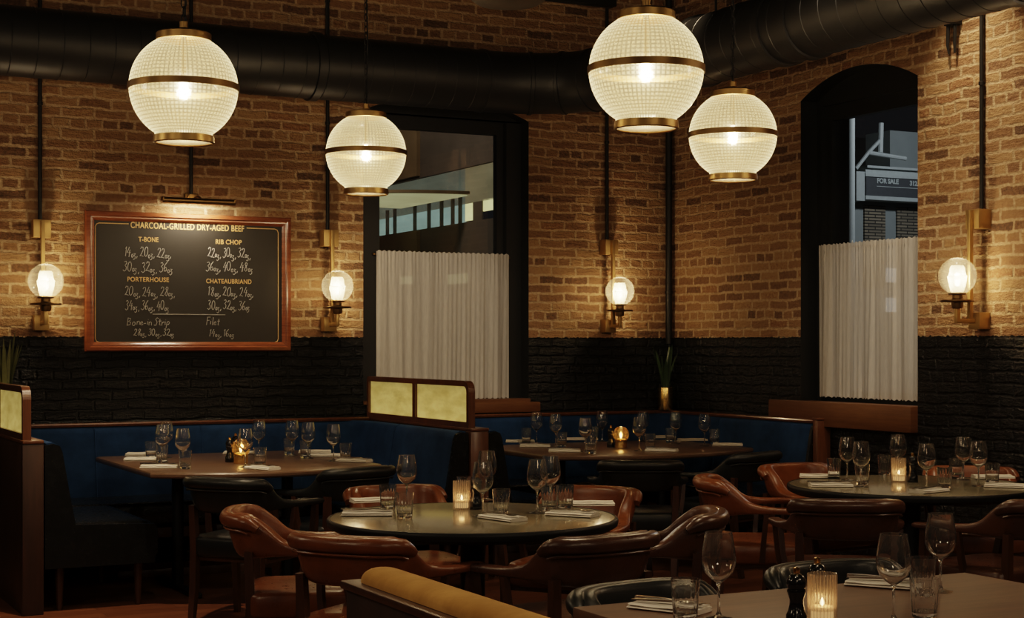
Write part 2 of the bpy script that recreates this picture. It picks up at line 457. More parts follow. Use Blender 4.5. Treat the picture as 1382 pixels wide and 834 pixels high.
    def build(self, name, mat, parent=None, sharp=35, loc=None, fix=True):
        me = bpy.data.meshes.new(name)
        me.from_pydata(self.v, [], self.f)
        mats = mat if isinstance(mat, (list, tuple)) else [mat]
        for mm in mats: me.materials.append(M[mm] if isinstance(mm, str) else mm)
        if len(mats) > 1:
            me.polygons.foreach_set('material_index', self.mi)
        if fix:
            bm = bmesh.new(); bm.from_mesh(me)
            bmesh.ops.recalc_face_normals(bm, faces=bm.faces[:])
            bm.to_mesh(me); bm.free()
        me.shade_smooth()
        me.set_sharp_from_angle(angle=math.radians(sharp))
        o = bpy.data.objects.new(name, me); C.objects.link(o)
        if parent is not None: o.parent = parent
        if loc is not None: o.location = loc
        return o

def tag(o, label, cat, group=None, kind=None):
    o['label'] = label; o['category'] = cat
    if group: o['group'] = group
    if kind: o['kind'] = kind
    return o
def thing(name, label, cat, loc=(0, 0, 0), rz=0, group=None):
    o = bpy.data.objects.new(name, None); C.objects.link(o)
    o.empty_display_size = .1
    o.location = loc; o.rotation_euler = (0, 0, rz)
    return tag(o, label, cat, group)
def struct(o, label=None, cat=None):
    o['kind'] = 'structure'
    if label: o['label'] = label
    if cat: o['category'] = cat
    return o
def dup(root, loc, rz, label, group=None):
    r = root.copy(); C.objects.link(r); r.location = loc; r.rotation_euler = (0, 0, rz)
    r['label'] = label
    if group: r['group'] = group
    for ch in list(root.children):
        c = ch.copy(); C.objects.link(c); c.parent = r
        for g in list(ch.children):
            d = g.copy(); C.objects.link(d); d.parent = c
    return r
def light(name, kind, loc, power, col, parent=None, size=.05, **kw):
    d = bpy.data.lights.new(name, kind); d.energy = power; d.color = col
    if kind in ('POINT', 'SPOT'): d.shadow_soft_size = size
    for k, v in kw.items(): setattr(d, k, v)
    o = bpy.data.objects.new(name, d); C.objects.link(o); o.location = loc
    if parent is not None: o.parent = parent
    return o
def aim(o, target):
    o.rotation_euler = (Vector(target)-o.location).to_track_quat('-Z', 'Y').to_euler()
ORD = ['first', 'second', 'third', 'fourth', 'fifth', 'sixth', 'seventh', 'eighth', 'ninth', 'tenth']

# ================================================================== ROOM SHELL
CEIL = 4.3
def wall_with_opening(name, mat, fn, s0, s1, o0, o1, zs, spring, rise, thick):
    """fn(s, z, depth) -> 3D, depth goes outwards"""
    mb = MB(); n = 20
    def arch(s):
        u = (s-(o0+o1)/2)/((o1-o0)/2)
        hw = (o1-o0)/2; R = (hw*hw+rise*rise)/(2*rise)
        return spring+rise-R+math.sqrt(max(R*R-(u*hw)**2, 0))
    for d in (0, thick):
        def quad(a, za, b, zb, zc=None, zd=None):
            mb.add([fn(a, za, d), fn(b, za if zc is None else zc, d), fn(b, zb, d), fn(a, zb, d)], [(0, 1, 2, 3)])
        quad(s0, 0, o0, CEIL); quad(o1, 0, s1, CEIL); quad(o0, 0, o1, zs)
        for i in range(n):
            a = o0+(o1-o0)*i/n; b = o0+(o1-o0)*(i+1)/n
            quad(a, arch(a), b, CEIL, arch(b))
    pts = [(o0, zs), (o1, zs)]+[(o1+(o0-o1)*i/n, arch(o1+(o0-o1)*i/n)) for i in range(n+1)]
    m = len(pts)
    for i in range(m):
        a, b = pts[i], pts[(i+1) % m]
        mb.add([fn(a[0], a[1], 0), fn(b[0], b[1], 0), fn(b[0], b[1], thick), fn(a[0], a[1], thick)], [(0, 1, 2, 3)], 1)
    o = mb.build(name, [mat, 'black_paint'], sharp=30, fix=False)
    return o, arch

WL0, WL1 = -2.575, -1.255        # left window opening along x
WR0, WR1 = -2.80, -1.63          # right window opening along y
SILL = 1.04
wl, archL = wall_with_opening('wall_left', 'brick_left', lambda s, z, d: (s, d, z), -10.5, .35, WL0, WL1, SILL, 3.10, .14, .42)
struct(wl)
wr, archR = wall_with_opening('wall_right', 'brick_right', lambda s, z, d: (d, s, z), -13.0, 0.0, WR0, WR1, SILL, 3.12, .15, .42)
struct(wr)
struct(MB().add([(-10.5, -13, 0), (0, -13, 0), (0, 0, 0), (-10.5, 0, 0)], [(0, 1, 2, 3)]).build('floor', 'floor'))
struct(MB().add([(-10.5, -13, CEIL), (0, -13, CEIL), (0, 0, CEIL), (-10.5, 0, CEIL)], [(3, 2, 1, 0)]).build('ceiling', 'duct'))

def build_window(name, fn, o0, o1, arch, dep, g0, g1, gz1, label):
    """fn(s,z,d); glass between g0..g1, top gz1"""
    root = bpy.data.objects.new(name, None); C.objects.link(root); struct(root)
    mb = MB(); n = 18
    def frm(poly, d0, d1): mb.prism(poly, lambda u, v, w: fn(u, v, w), d0, d1)
    # solid timber head under the arch
    top = [(o0+(o1-o0)*i/n, arch(o0+(o1-o0)*i/n)) for i in range(n+1)]
    frm([(o0, gz1+.10), (o1, gz1+.10)]+top[::-1], dep-.02, dep+.14)
    # casing
    frm([(o0, SILL), (g0-.055, SILL), (g0-.055, gz1+.10), (o0, gz1+.10)], dep-.02, dep+.14)
    frm([(g1+.055, SILL), (o1, SILL), (o1, gz1+.10), (g1+.055, gz1+.10)], dep-.02, dep+.14)
    mb.build('window_frame', 'black_paint', root, 30)
    mb = MB()
    e0, e1, zt, zb = g0-.055, g1+.055, gz1+.10, SILL
    frm([(e0, zb), (g0, zb), (g0, zt), (e0, zt)], dep+.03, dep+.09)
    frm([(g1, zb), (e1, zb), (e1, zt), (g1, zt)], dep+.03, dep+.09)
    frm([(g0, gz1), (g1, gz1), (g1, zt), (g0, zt)], dep+.03, dep+.09)
    frm([(g0, zb), (g1, zb), (g1, zb+.09), (g0, zb+.09)], dep+.03, dep+.09)
    mb.build('sash', 'black_paint', root, 30)
    mb = MB(); d = dep+.06
    mb.add([fn(g0, zb+.09, d), fn(g1, zb+.09, d), fn(g1, gz1, d), fn(g0, gz1, d)], [(0, 1, 2, 3)])
    mb.build('window_pane', 'pane', root)
    return root
GL0, GL1 = on_y(510, 300, .2).x, on_y(668, 300, .2).x
GR1 = on_x(1128, 300, .22).y
w1 = build_window('window_1', lambda s, z, d: (s, d, z), WL0, WL1, archL, .14, GL0, GL1, on_y(668, 183, .2).z, '')
w2 = build_window('window_2', lambda s, z, d: (d, s, z), WR0, WR1, archR, .16, WR0+.10, GR1, on_x(1128, 163, .22).z, '')

# window boards
o = MB().box(-2.52, -.05, .945, -1.18, .10, 1.02, .006).box(WL0, -.03, 1.02, WL1, .14, 1.045).build('trim_1', 'sill_wood'); struct(o)
o = MB().box(-.06, -2.80, .895, .10, -1.34, 1.06, .006).build('trim_2', 'sill_wood'); struct(o)

# ================================================================== CURTAINS
def curtain(name, label, fn, s0, s1, z0, z1, seed):
    rnd = random.Random(seed)
    root = thing(name, label, 'curtain', fn(s0, z0, 0), 0, None)
    org = Vector(fn(s0, z0, 0))
    nx, nz = 380, 40
    ph = [rnd.uniform(0, 2*PI) for _ in range(40)]
    waves = [(rnd.uniform(70, 190), rnd.uniform(.0005, .0014), rnd.uniform(-.5, .5)) for _ in range(9)]+[(rnd.uniform(25, 60), rnd.uniform(.002, .0045), rnd.uniform(-.5, .5)) for _ in range(5)]
    head = [(rnd.uniform(170, 330), rnd.uniform(.0010, .0022)) for _ in range(6)]
    mb = MB(); V = []
    for j in range(nz+1):
        v = j/nz; z = z0+(z1-z0)*v
        for i in range(nx+1):
            u = i/nx
            d = 0
            for q, (w_, a_, k_) in enumerate(waves): d += a_*math.sin(w_*(u+.05*k_*(1-v))+ph[q])*(1.15-.5*v)
            hv = max(0, (v-.72)/.28)
            for q, (w_, a_) in enumerate(head): d += a_*hv*math.sin(w_*u+ph[20+q])
            if .93 < v < .965: d *= .5
            zz = z+(.004*math.sin(170*u+ph[30]) if j in (0, nz) else 0)
            V.append(Vector(fn(s0+(s1-s0)*u, zz, d))-org)
    F = []
    for j in range(nz):
        for i in range(nx):
            a = j*(nx+1)+i; F.append((a, a+1, a+nx+2, a+nx+1))
    mb.add(V, F); mb.build('sheer_panel', 'sheer', root, 180, fix=False)
    r = MB()
    e0, e1 = Vector(fn(s0-.01, z1-.025, .024))-org, Vector(fn(s1+.01, z1-.025, .024))-org
    r.tube([e0, e1], .006, 8)
    for e, q in ((e0, -1), (e1, 1)): r.lathe([(0, -.012), (.012, -.006), (.012, .006), (0, .012)], 10, e)
    r.build('curtain_rod', 'brass_dark', root)
    return root
cz0, cz1 = on_y(687, 537, .09).z, on_y(508, 338, .09).z
curtain('cafe_curtain', 'white sheer cafe curtain across the left window behind the gold glass screen',
        lambda s, z, d: (s, .09+d, z), on_y(508, 400, .09).x, on_y(687, 400, .09).x, cz0, cz1, 3)
curtain('cafe_curtain', 'white sheer cafe curtain across the right arched window above the wooden sill board',
        lambda s, z, d: (.10+d, s, z), WR0+.02, on_x(1105, 400, .10).y, on_x(1105, 535, .10).z, on_x(1105, 331, .10).z, 5)

# ================================================================== DUCT AND PIPES
def build_duct():
    root = thing('air_duct', 'fat black spiral air duct running round the room below the ceiling', 'duct')
    r, zc = .215, 3.30
    d1, d2 = .40, 1.10
    def tubepart(p0, p1, nm, rings):
        p0, p1 = Vector(p0), Vector(p1); ax = (p1-p0).normalized(); ln = (p1-p0).length
        mb = MB()
        prof = [(r, 0)]; k = 0.0
        while k < ln-.16:
            k += .155; prof += [(r, k-.003), (r+.0028, k), (r, k+.003)]
        prof.append((r, ln))
        mb.lathe(prof, 48, p0, axis=ax)
        for s in rings: mb.lathe([(r, s-.03), (r+.013, s-.028), (r+.013, s+.028), (r, s+.03)], 48, p0+ax*s, axis=ax) if False else mb.lathe([(r+.001, -.03), (r+.014, -.027), (r+.014, .027), (r+.001, .03)], 48, p0+ax*s, axis=ax)
        return mb.build(nm, 'duct', root, 20)
    a, b = (-10.5, -d1, zc), (-1.85, -d1, zc)
    c, d = (-d2, -1.15, zc), (-d2, -13, zc)
    tubepart(a, b, 'duct_run', (2.2, 4.6, 7.4))
    tubepart(c, d, 'duct_run', (.9, 1.75, 2.0, 3.6))
    path = []
    for i in range(19):   # gored elbow
        u = i/18
        p = (1-u)**2*Vector(b)+2*u*(1-u)*Vector((-d2, -d1, zc))+u*u*Vector(c); path.append(p)
    mb = MB(); mb.tube(path, r, 48, cap=False)
    for i in (0, 5, 9, 13, 18):
        d_ = (path[min(i+1, 18)]-path[max(i-1, 0)]).normalized()
        mb.lathe([(r, -.016), (r+.008, -.012), (r+.008, .012), (r, .016)], 48, path[i], axis=d_)
    mb.build('duct_elbow', 'duct', root, 25)
    mb = MB()
    for p in (Vector((-6.2, -d1, zc)), Vector((-3.0, -d1, zc)), Vector((-d2, -2.2, zc)), Vector((-d2, -4.6, zc))):
        mb.tube([p+Vector((0, 0, r-.01)), Vector((p.x, p.y, CEIL))], .008, 8)
    mb.build('hanger_rods', 'iron', root)
build_duct()

def conduit(label, p0, p1, rad, clips, inward):
    root = thing('conduit_pipe', label, 'pipe', p0)
    ln = (Vector(p1)-Vector(p0)).length
    MB().tube([(0, 0, 0), (0, 0, ln)], rad, 12).build('pipe', 'iron', root)
    for z in clips:
        mb = MB()
        mb.lathe([(rad, -.012), (rad+.005, -.01), (rad+.005, .01), (rad, .012)], 12, (0, 0, z))
        mb.tube([(0, 0, z), (inward[0]*.03, inward[1]*.03, z)], .006, 6)
        mb.build('pipe_clip', 'iron', root)
    return root
SC = []   # sconce anchor positions on the walls
for px, lab in ((53, 'left of the chalkboard'), (440.5, 'right of the chalkboard'), (817, 'between the left window and the room corner')):
    SC.append((Vector((on_y(px, 300, 0).x, 0, 0)), 0, lab))
SC.append((Vector((0, on_x(1329, 290, 0).y, 0)), 1, 'on the right wall beside the arched window'))
for p, w, lab in SC:
    q = p+(Vector((0, -.025, 0)) if w == 0 else Vector((-.025, 0, 0)))
    conduit('thin dark conduit pipe to the sconce '+lab, (q.x, q.y, 2.235), (q.x, q.y, CEIL), .0125, (.75, 1.6), (0, 1) if w == 0 else (1, 0))
plx = on_y(256.5, 240, 0).x
conduit('thin dark conduit pipe dropping to the picture light over the chalkboard', (plx, -.025, 2.44), (plx, -.025, CEIL), .0125, (.5, 1.5), (0, 1))
conduit('thick dark pipe running down the corner where the two brick walls meet', (-.05, -.05, 1.45), (-.05, -.05, CEIL), .025, (.4, 1.2, 2.0), (.7, .7))

# black steel beam near the ceiling
bz = on_y(870, 8, -1.35).z
struct(MB().box(-7.5, -1.39, bz-.035, -1.33, -1.31, bz+.035, .004).tube([(-1.6, -1.35, bz), (-1.6, -1.35, CEIL)], .02, 8).tube([(-4.6, -1.35, bz), (-4.6, -1.35, CEIL)], .02, 8).build('ceiling_beam', 'iron'))

# iron anchor fork on right wall
p = on_x(1288, 30, -.02)
rt = thing('wall_anchor', 'small forked iron anchor on the brick under the duct at upper right', 'bracket', (0, p.y, p.z))
MB().box(-.06, -.05, -.02, 0, .05, .06, .006).build('anchor_plate', 'iron', rt)
mb = MB()
for s in (-.03, .03): mb.tube([(-.04, s, .0), (-.045, s, -.14), (-.04, s*.8, -.19)], [.012, .010, .006], 8)
mb.build('anchor_prong', 'iron', rt)

# dim round fixture seen at the top edge
pf = at_t(686, 8.6, 0)
rt = thing('ceiling_fixture', 'dark round drum fixture hanging high in front of the upper left brick wall', 'fixture', (pf.x, pf.y, 3.30))
MB().lathe([(0, 0), (.17, .006), (.205, .03), (.215, .06), (.215, .24), (.10, .30), (0, .30)], 40).build('drum', simple('dark drum', (.035, .024, .014), .6), rt)
MB().tube([(0, 0, .30), (0, 0, CEIL-3.30)], .012, 8).build('stem', 'iron', rt)

# ================================================================== PENDANTS
def make_pendant(loc, label):
    R = .225
    root = thing('globe_pendant', label, 'pendant light', loc, 0, 'prismatic glass globe pendants')
    def arc(a0, a1, n, rr=R): return [(rr*math.cos(a0+(a1-a0)*i/n), rr*math.sin(a0+(a1-a0)*i/n)) for i in range(n+1)]
    aT = math.radians(63); aB = math.radians(-58)
    MB().lathe(arc(math.radians(3), aT, 20), 72).build('upper_glass', 'prism', root, 180)
    MB().lathe([(R*.53*1.0, -R*.955), (R*.53, -R*.90)]+arc(aB, math.radians(-3), 20)[0:], 72).build('lower_glass', 'prism', root, 180)
    rt = R*math.cos(aT)
    # top cap
    z = R*math.sin(aT)
    MB().lathe([(rt+.004, z-.006), (rt+.012, z-.004), (rt+.012, z+.024), (rt+.004, z+.030), (.05, z+.034), (.018, z+.05), (.018, z+.075), (0, z+.078)], 48).build('top_cap', 'brass', root)
    MB().lathe([(R+.0015, -.014), (R+.006, -.013), (R+.006, .013), (R+.0015, .014), (R-.004, .012), (R-.004, -.012), (R+.0015, -.014)], 96).build('centre_band', 'brass_dark', root)
    zb = -R*.955; rb = R*.53
    MB().lathe([(rb-.006, zb+.012), (rb+.006, zb+.012), (rb+.008, zb-.016), (rb+.001, zb-.020), (rb-.004, zb-.016)], 48).build('bottom_ring', 'brass', root)
    MB().lathe([(0, zb-.014), (rb-.002, zb-.012), (rb-.002, zb-.004), (0, zb-.006)], 40).build('bottom_disc', 'sconce_glass', root)
    MB().lathe([(0, -.045), (.014, -.038), (.020, -.018), (.017, .006), (.011, .025), (.011, .05), (0, .05)], 20, (0, 0, .0)).build('bulb', 'bulb', root)
    MB().tube([(0, 0, .05), (0, 0, z+.05)], .012, 8).build('lamp_holder', 'brass_dark', root)
    # chain
    mb = MB(); zz = z+.085; k = 0; top = CEIL-loc[2]
    while zz < top:
        pts = []
        for i in range(13):
            a = 2*PI*i/12
            x, h = .011*math.cos(a), .021*math.sin(a)
            pts.append((x, 0, zz+h) if k % 2 == 0 else (0, x, zz+h))
        mb.tube(pts, .0028, 5, cap=False); zz += .034; k += 1
    mb.build('chain', 'iron', root)
    MB().tube([(.006, .004, z+.07), (.012, .0, z+.4), (.004, .006, z+.8), (.008, 0, top)], .004, 6).build('cord', 'iron', root)
    lt = light('pendant_lamp', 'POINT', (0, 0, -.018), 33, (1, .765, .49), root, .02)
    return root
pend = None
PT = [((248, 5.87), 'large globe pendant of ribbed glass hanging in front of the chalkboard wall'),
      ((494, 7.88), 'smaller looking globe pendant hanging in front of the left window'),
      ((872, 5.49), 'largest looking globe pendant high before the room corner'),
      ((989, 7.21), 'globe pendant hanging lower beside the right arched window')]
PK = .45/.40
for (px, t), lab in PT:
    t *= PK
    p = at_t(px, t, 1.45+2.385*.45)
    if pend is None: pend = make_pendant(p, lab)
    else: dup(pend, p, random.uniform(0, 1), lab)

# ================================================================== SCONCES
def make_sconce(loc, rz, label):
    """local: wall plane y=0, room at -y, z absolute"""
    root = thing('wall_sconce', label, 'wall light', loc, rz, 'brass wall sconces with glass globes')
    MB().box(-.055, -.10, 2.125, .055, 0, 2.24, .004).build('upper_box', 'brass_sconce', root)
    MB().box(-.046, -.085, 1.535, .046, 0, 1.635, .004).build('lower_box', 'brass_sconce', root)
    mb = MB()
    mb.box(-.012, -.128, 1.57, .012, -.10, 2.235, .003)
    mb.box(-.012, -.225, 1.57, .012, -.085, 1.597, .003)
    mb.box(-.012, -.227, 1.572, .012, -.199, 1.66, .003)
    mb.build('bracket_arm', 'brass_sconce', root)
    y = -.213
    MB().lathe([(0, 1.655), (.028, 1.655), (.034, 1.672), (.034, 1.692), (.095, 1.694), (.098, 1.700), (.095, 1.706), (.036, 1.708), (.03, 1.715), (.03, 1.735), (.05, 1.737), (.052, 1.744), (.0, 1.746)], 40, (0, y, 0)).build('saucer', 'brass_dark', root)
    gz, R = 1.845, .109
    MB().lathe([(R*math.cos(a), gz+R*math.sin(a)) for a in [math.radians(-62+152*i/26) for i in range(26)]]+[(0, gz+R)], 48, (0, y, 0)).build('globe', 'sconce_glass', root, 180)
    MB().lathe([(.034, gz-.095), (.045, gz-.06), (.053, gz-.02), (.056, gz-.003), (.058, gz), (.050, gz+.003), (.046, gz+.022), (.044, gz+.045), (.036, gz+.062)], 28, (0, y, 0)).build('inner_glass', 'sconce_inner', root, 50)
    MB().lathe([(0, gz-.06), (.015, gz-.055), (.02, gz-.025), (.016, gz+.005), (0, gz+.02)], 16, (0, y, 0)).build('bulb', 'bulb_small', root)
    light('sconce_lamp', 'POINT', (0, y-.0, gz-.01), 20.0, (1, .765, .49), root, .018)
    return root
base = None
for p, w, lab in SC:
    label = 'brass wall sconce with a clear glass globe '+lab
    if base is None: base = make_sconce(p, 0, label)
    else: dup(base, p, 0 if w == 0 else -PI/2, label)

# ================================================================== CHALKBOARD
BX0, BX1, BZ0, BZ1 = -4.52, -3.12, 1.40, 2.315
bd = thing('chalkboard', 'black menu chalkboard in a mahogany frame listing charcoal grilled beef cuts', 'chalkboard', (0, 0, 0))
fw = .062
mb = MB()
prof = [(0, 0), (0, .03), (.008, .045), (.028, .05), (.036, .040), (.044, .040), (.052, .034), (.062, .022), (.062, 0)]   # (inward, out)
def fr_ring(k, d): 
    return [(BX0+k, -d, BZ0+k), (BX1-k, -d, BZ0+k), (BX1-k, -d, BZ1-k), (BX0+k, -d, BZ1-k)]
rings = [fr_ring(k, d) for k, d in prof]
V = [p for r in rings for p in r]; F = []
for i in range(len(rings)-1):
    for j in range(4):
        F.append((i*4+j, i*4+(j+1) % 4, (i+1)*4+(j+1) % 4, (i+1)*4+j))
mb.add(V, F); mb.build('frame', 'board_wood', bd, 25)
MB().box(BX0+.05, -.018, BZ0+.05, BX1-.05, 0, BZ1-.05).build('slate', 'slate', bd)
BY = -.0195
def bpos(px, py): 
    p = on_y(px, py, BY); return p
def line_obj(name, pts, rad, mat, parent):
    mb = MB(); mb.tube(pts, rad, 5); return mb.build(name, mat, parent)
bl, br_, bt, bb = bpos(128.5, 380).x, bpos(375.5, 380).x, bpos(140, 301).z, bpos(140, 462).z
tl, tr_ = bpos(173.5, 305).x, bpos(333, 305).x
k = .025
mb = MB()
mb.tube([(tl, BY, bt), (bl+k, BY, bt), (bl+k*.3, BY, bt-k*.3), (bl, BY, bt-k), (bl, BY, bb+k), (bl+k*.3, BY, bb+k*.3), (bl+k, BY, bb), (br_-k, BY, bb), (br_-k*.3, BY, bb+k*.3), (br_, BY, bb+k), (br_, BY, bt-k), (br_-k*.3, BY, bt-k*.3), (br_-k, BY, bt), (tr_, BY, bt)], .0028, 5)
mb.build('border_line', 'gilt', bd)
a, b = bpos(206, 424), bpos(304, 425)
line_obj('divider_line', [a, (b.x, BY, a.z)], .0024, 'chalk', bd)

def meshed(o):
    bpy.context.view_layer.update()
    dg = bpy.context.evaluated_depsgraph_get()
    me = bpy.data.meshes.new_from_object(o.evaluated_get(dg))
    cu = o.data; nm = o.name; par = o.parent; mw = (o.location.copy(), o.rotation_euler.copy(), o.scale.copy())
    bpy.data.objects.remove(o); bpy.data.curves.remove(cu)
    r = bpy.data.objects.new(nm, me); C.objects.link(r); r.parent = par
    r.location, r.rotation_euler, r.scale = mw
    return r
def heading(txt, px, py, x0, x1, hpx, name='heading', mat='gilt'):
    cu = bpy.data.curves.new(name, 'FONT'); cu.body = txt; cu.align_x = 'CENTER'; cu.align_y = 'CENTER'
    cu.extrude = .001; cu.size = 1; cu.offset = .014; cu.space_character = 1.08
    o = bpy.data.objects.new(name, cu); C.objects.link(o)
    bpy.context.view_layer.update()
    w, h = o.dimensions.x, o.dimensions.y
    tx = abs(bpos(x1, py).x-bpos(x0, py).x); th = hpx/FPX*10.3
    o.scale = (tx/w, th/h, 1)
    o.rotation_euler = (PI/2, 0, 0); o.location = bpos(px, py); o.parent = bd
    cu.materials.append(M[mat])
    return meshed(o)
heading('CHARCOAL-GRILLED DRY-AGED BEEF', 254, 306.5, 178, 331, 8.6, 'board_title')
heading('T-BONE', 200.5, 323.5, 187, 214, 6.5)
heading('RIB CHOP', 308.5, 327, 291, 326, 6.5)
heading('PORTERHOUSE', 200, 377.5, 172, 228, 6.3)
heading('CHATEAUBRIAND', 309, 380, 279, 340, 6.3)

# chalk handwriting: strokes in a unit box (baseline 0, digit height 1)
def ell(cx, cy, rx, ry, a0=90, a1=450, n=14): return [(cx+rx*math.cos(math.radians(a0+(a1-a0)*i/n)), cy+ry*math.sin(math.radians(a0+(a1-a0)*i/n))) for i in range(n+1)]
G = {
 '0': (.52, [ell(.22, .5, .20, .5)]),
 '1': (.28, [[(.02, .78), (.14, 1), (.10, 0)]]),
 '2': (.50, [[(.04, .78), (.14, .98), (.32, .95), (.36, .7), (.2, .3), (.02, .02), (.22, .06), (.44, .0)]]),
 '3': (.48, [[(.06, .92), (.24, 1.0), (.36, .82), (.18, .56), (.36, .38), (.34, .1), (.16, -.04), (.0, .1)]]),
 '4': (.50, [[(.24, 1), (.02, .38), (.42, .42)], [(.34, .72), (.28, -.05)]]),
 '6': (.46, [[(.34, 1), (.12, .7), (.04, .3), (.12, .02), (.3, .04), (.36, .26), (.26, .44), (.08, .3)]]),
 '8': (.48, [[(.34, .9), (.18, 1), (.08, .8), (.22, .56), (.36, .28), (.24, 0), (.06, .16), (.16, .46), (.32, .68), (.34, .9)]]),
 'o': (.30, [ell(.14, .12, .10, .17)]),
 'z': (.40, [[(.02, .26), (.22, .27), (.06, .0), (.22, -.02), (.22, -.24), (.08, -.36), (-.04, -.26)]]),
 ',': (.20, [[(.08, .02), (.02, -.2)]]),
 ' ': (.16, []),
 'B': (.55, [[(.08, 1), (.06, 0)], [(.04, .96), (.34, .9), (.3, .62), (.08, .52), (.4, .4), (.36, .1), (.02, .0)]]),
 'n': (.40, [[(.04, .46), (.06, 0)], [(.06, .3), (.2, .48), (.3, .36), (.32, 0)]]),
 'O': (.42, [ell(.18, .22, .14, .24)]),
 'e': (.38, [[(.04, .22), (.3, .28), (.22, .48), (.06, .34), (.06, .08), (.2, 0), (.34, .08)]]),
 '-': (.30, [[(.02, .26), (.24, .28)]]),
 'i': (.18, [[(.06, .46), (.07, 0)], [(.07, .66), (.08, .68)]]),
 'S': (.48, [[(.4, .9), (.24, 1.02), (.1, .82), (.3, .45), (.22, .02), (.02, .06)]]),
 't': (.32, [[(.14, .8), (.13, .04), (.24, .0)], [(.0, .52), (.28, .54)]]),
 'r': (.32, [[(.04, .46), (.06, 0)], [(.06, .3), (.16, .46), (.28, .44)]]),
 'p': (.40, [[(.06, .46), (.04, -.42)], [(.06, .36), (.2, .48), (.32, .3), (.22, .04), (.06, .08)]]),
 'F': (.46, [[(.08, .98), (.06, -.05)], [(.02, .98), (.42, 1.0)], [(.06, .55), (.32, .58)]]),
 'l': (.20, [[(.1, 1), (.08, .04), (.14, 0)]]),
}
def chalk(txt, x0, x1, ybase, hpx, seed):
    rnd = random.Random(seed)
    w = sum(G[c][0] for c in txt)
    A, B = bpos(x0, ybase), bpos(x1, ybase)
    sx = (B.x-A.x)/w; sz = hpx/FPX*10.3
    mb = MB(); cur = 0
    for c in txt:
        wd, strokes = G[c]; jx, jz = rnd.uniform(-.03, .03), rnd.uniform(-.07, .07); sl = rnd.uniform(.05, .16)
        for s in strokes:
            pts = [(A.x+(cur+x+jx+sl*z)*sx, BY, A.z+(z+jz)*sz) for x, z in s]
            mb.tube(pts, .0023, 5)
        cur += wd
    return mb.build('chalk_writing', 'chalk', bd)
for i, (t, x0, x1, y, h) in enumerate([
    ('14oz, 20oz, 22oz,', 168, 232, 346, 13), ('30oz, 32oz, 36oz', 166, 234, 366, 13),
    ('20oz, 24oz, 28oz,', 168, 237, 399, 12.5), ('34oz, 36oz, 40oz', 169, 229, 418, 12.5),
    ('BOne-in Strip', 171, 229, 438.5, 10.5), ('28oz, 30oz, 32oz', 180, 236, 453, 9),
    ('22oz, 30oz, 32oz,', 280, 339, 346.5, 13), ('36oz, 40oz, 48oz', 278, 342, 365, 12.5),
    ('18oz, 20oz, 24oz,', 281, 343, 399, 12.5), ('30oz, 32oz, 36oz', 280, 338, 417, 12.5),
    ('Filet', 278, 296, 438, 10.5), ('14oz, 16oz', 282, 317, 454, 10)]):
    chalk(t, x0, x1, y, h, i)

# picture light
pz = on_y(267, 271.5, -.16).z; px0, px1 = on_y(218.5, 270, -.16).x, on_y(317, 272, -.16).x
pl = thing('picture_light', 'slim bronze picture light bar mounted over the chalkboard', 'picture light', (0, 0, 0))
mb = MB()
q = []
for i in range(9):
    a = math.radians(60+215*i/8); q.append((.024*math.cos(a), .020*math.sin(a)))
for i in range(9):
    a = math.radians(275-215*i/8); q.append((.021*math.cos(a), .017*math.sin(a)))
mb.loft([[(x, -.16+u, pz+v) for u, v in q] for x in (px0, px1)])
mb.build('light_hood', 'brass_dark', pl, 40)
MB().box(px0, -.185, pz-.006, px0+.012, -.135, pz+.022, .003).box(px1-.012, -.185, pz-.006, px1, -.135, pz+.022, .003).build('end_cap', 'brass_dark', pl)
MB().box(plx-.045, -.035, 2.385, plx+.05, 0, 2.455, .008).lathe([(0, 0), (.028, 0), (.028, .012), (0, .014)], 20, (plx, -.035, 2.42), axis=(0, -1, 0)).build('mounting_box', 'brass_dark', pl)
MB().tube([(plx+.02, -.03, 2.42), (plx+.03, -.10, 2.425), (plx+.03, -.15, pz+.015)], .009, 8).build('light_arm', 'brass_dark', pl)
MB().tube([(px0+.02, -.157, pz+.003), (px1-.02, -.157, pz+.003)], .006, 8).build('lamp_tube', emit_mat('picture lamp', (1, .74, .42), 2.5), pl)
al = light('picture_lamp', 'AREA', ((px0+px1)/2, -.150, pz-.012), 7, (1, .82, .58), pl, shape='RECTANGLE', size=px1-px0-.05, size_y=.03)
al.rotation_euler = (math.radians(12), 0, 0)

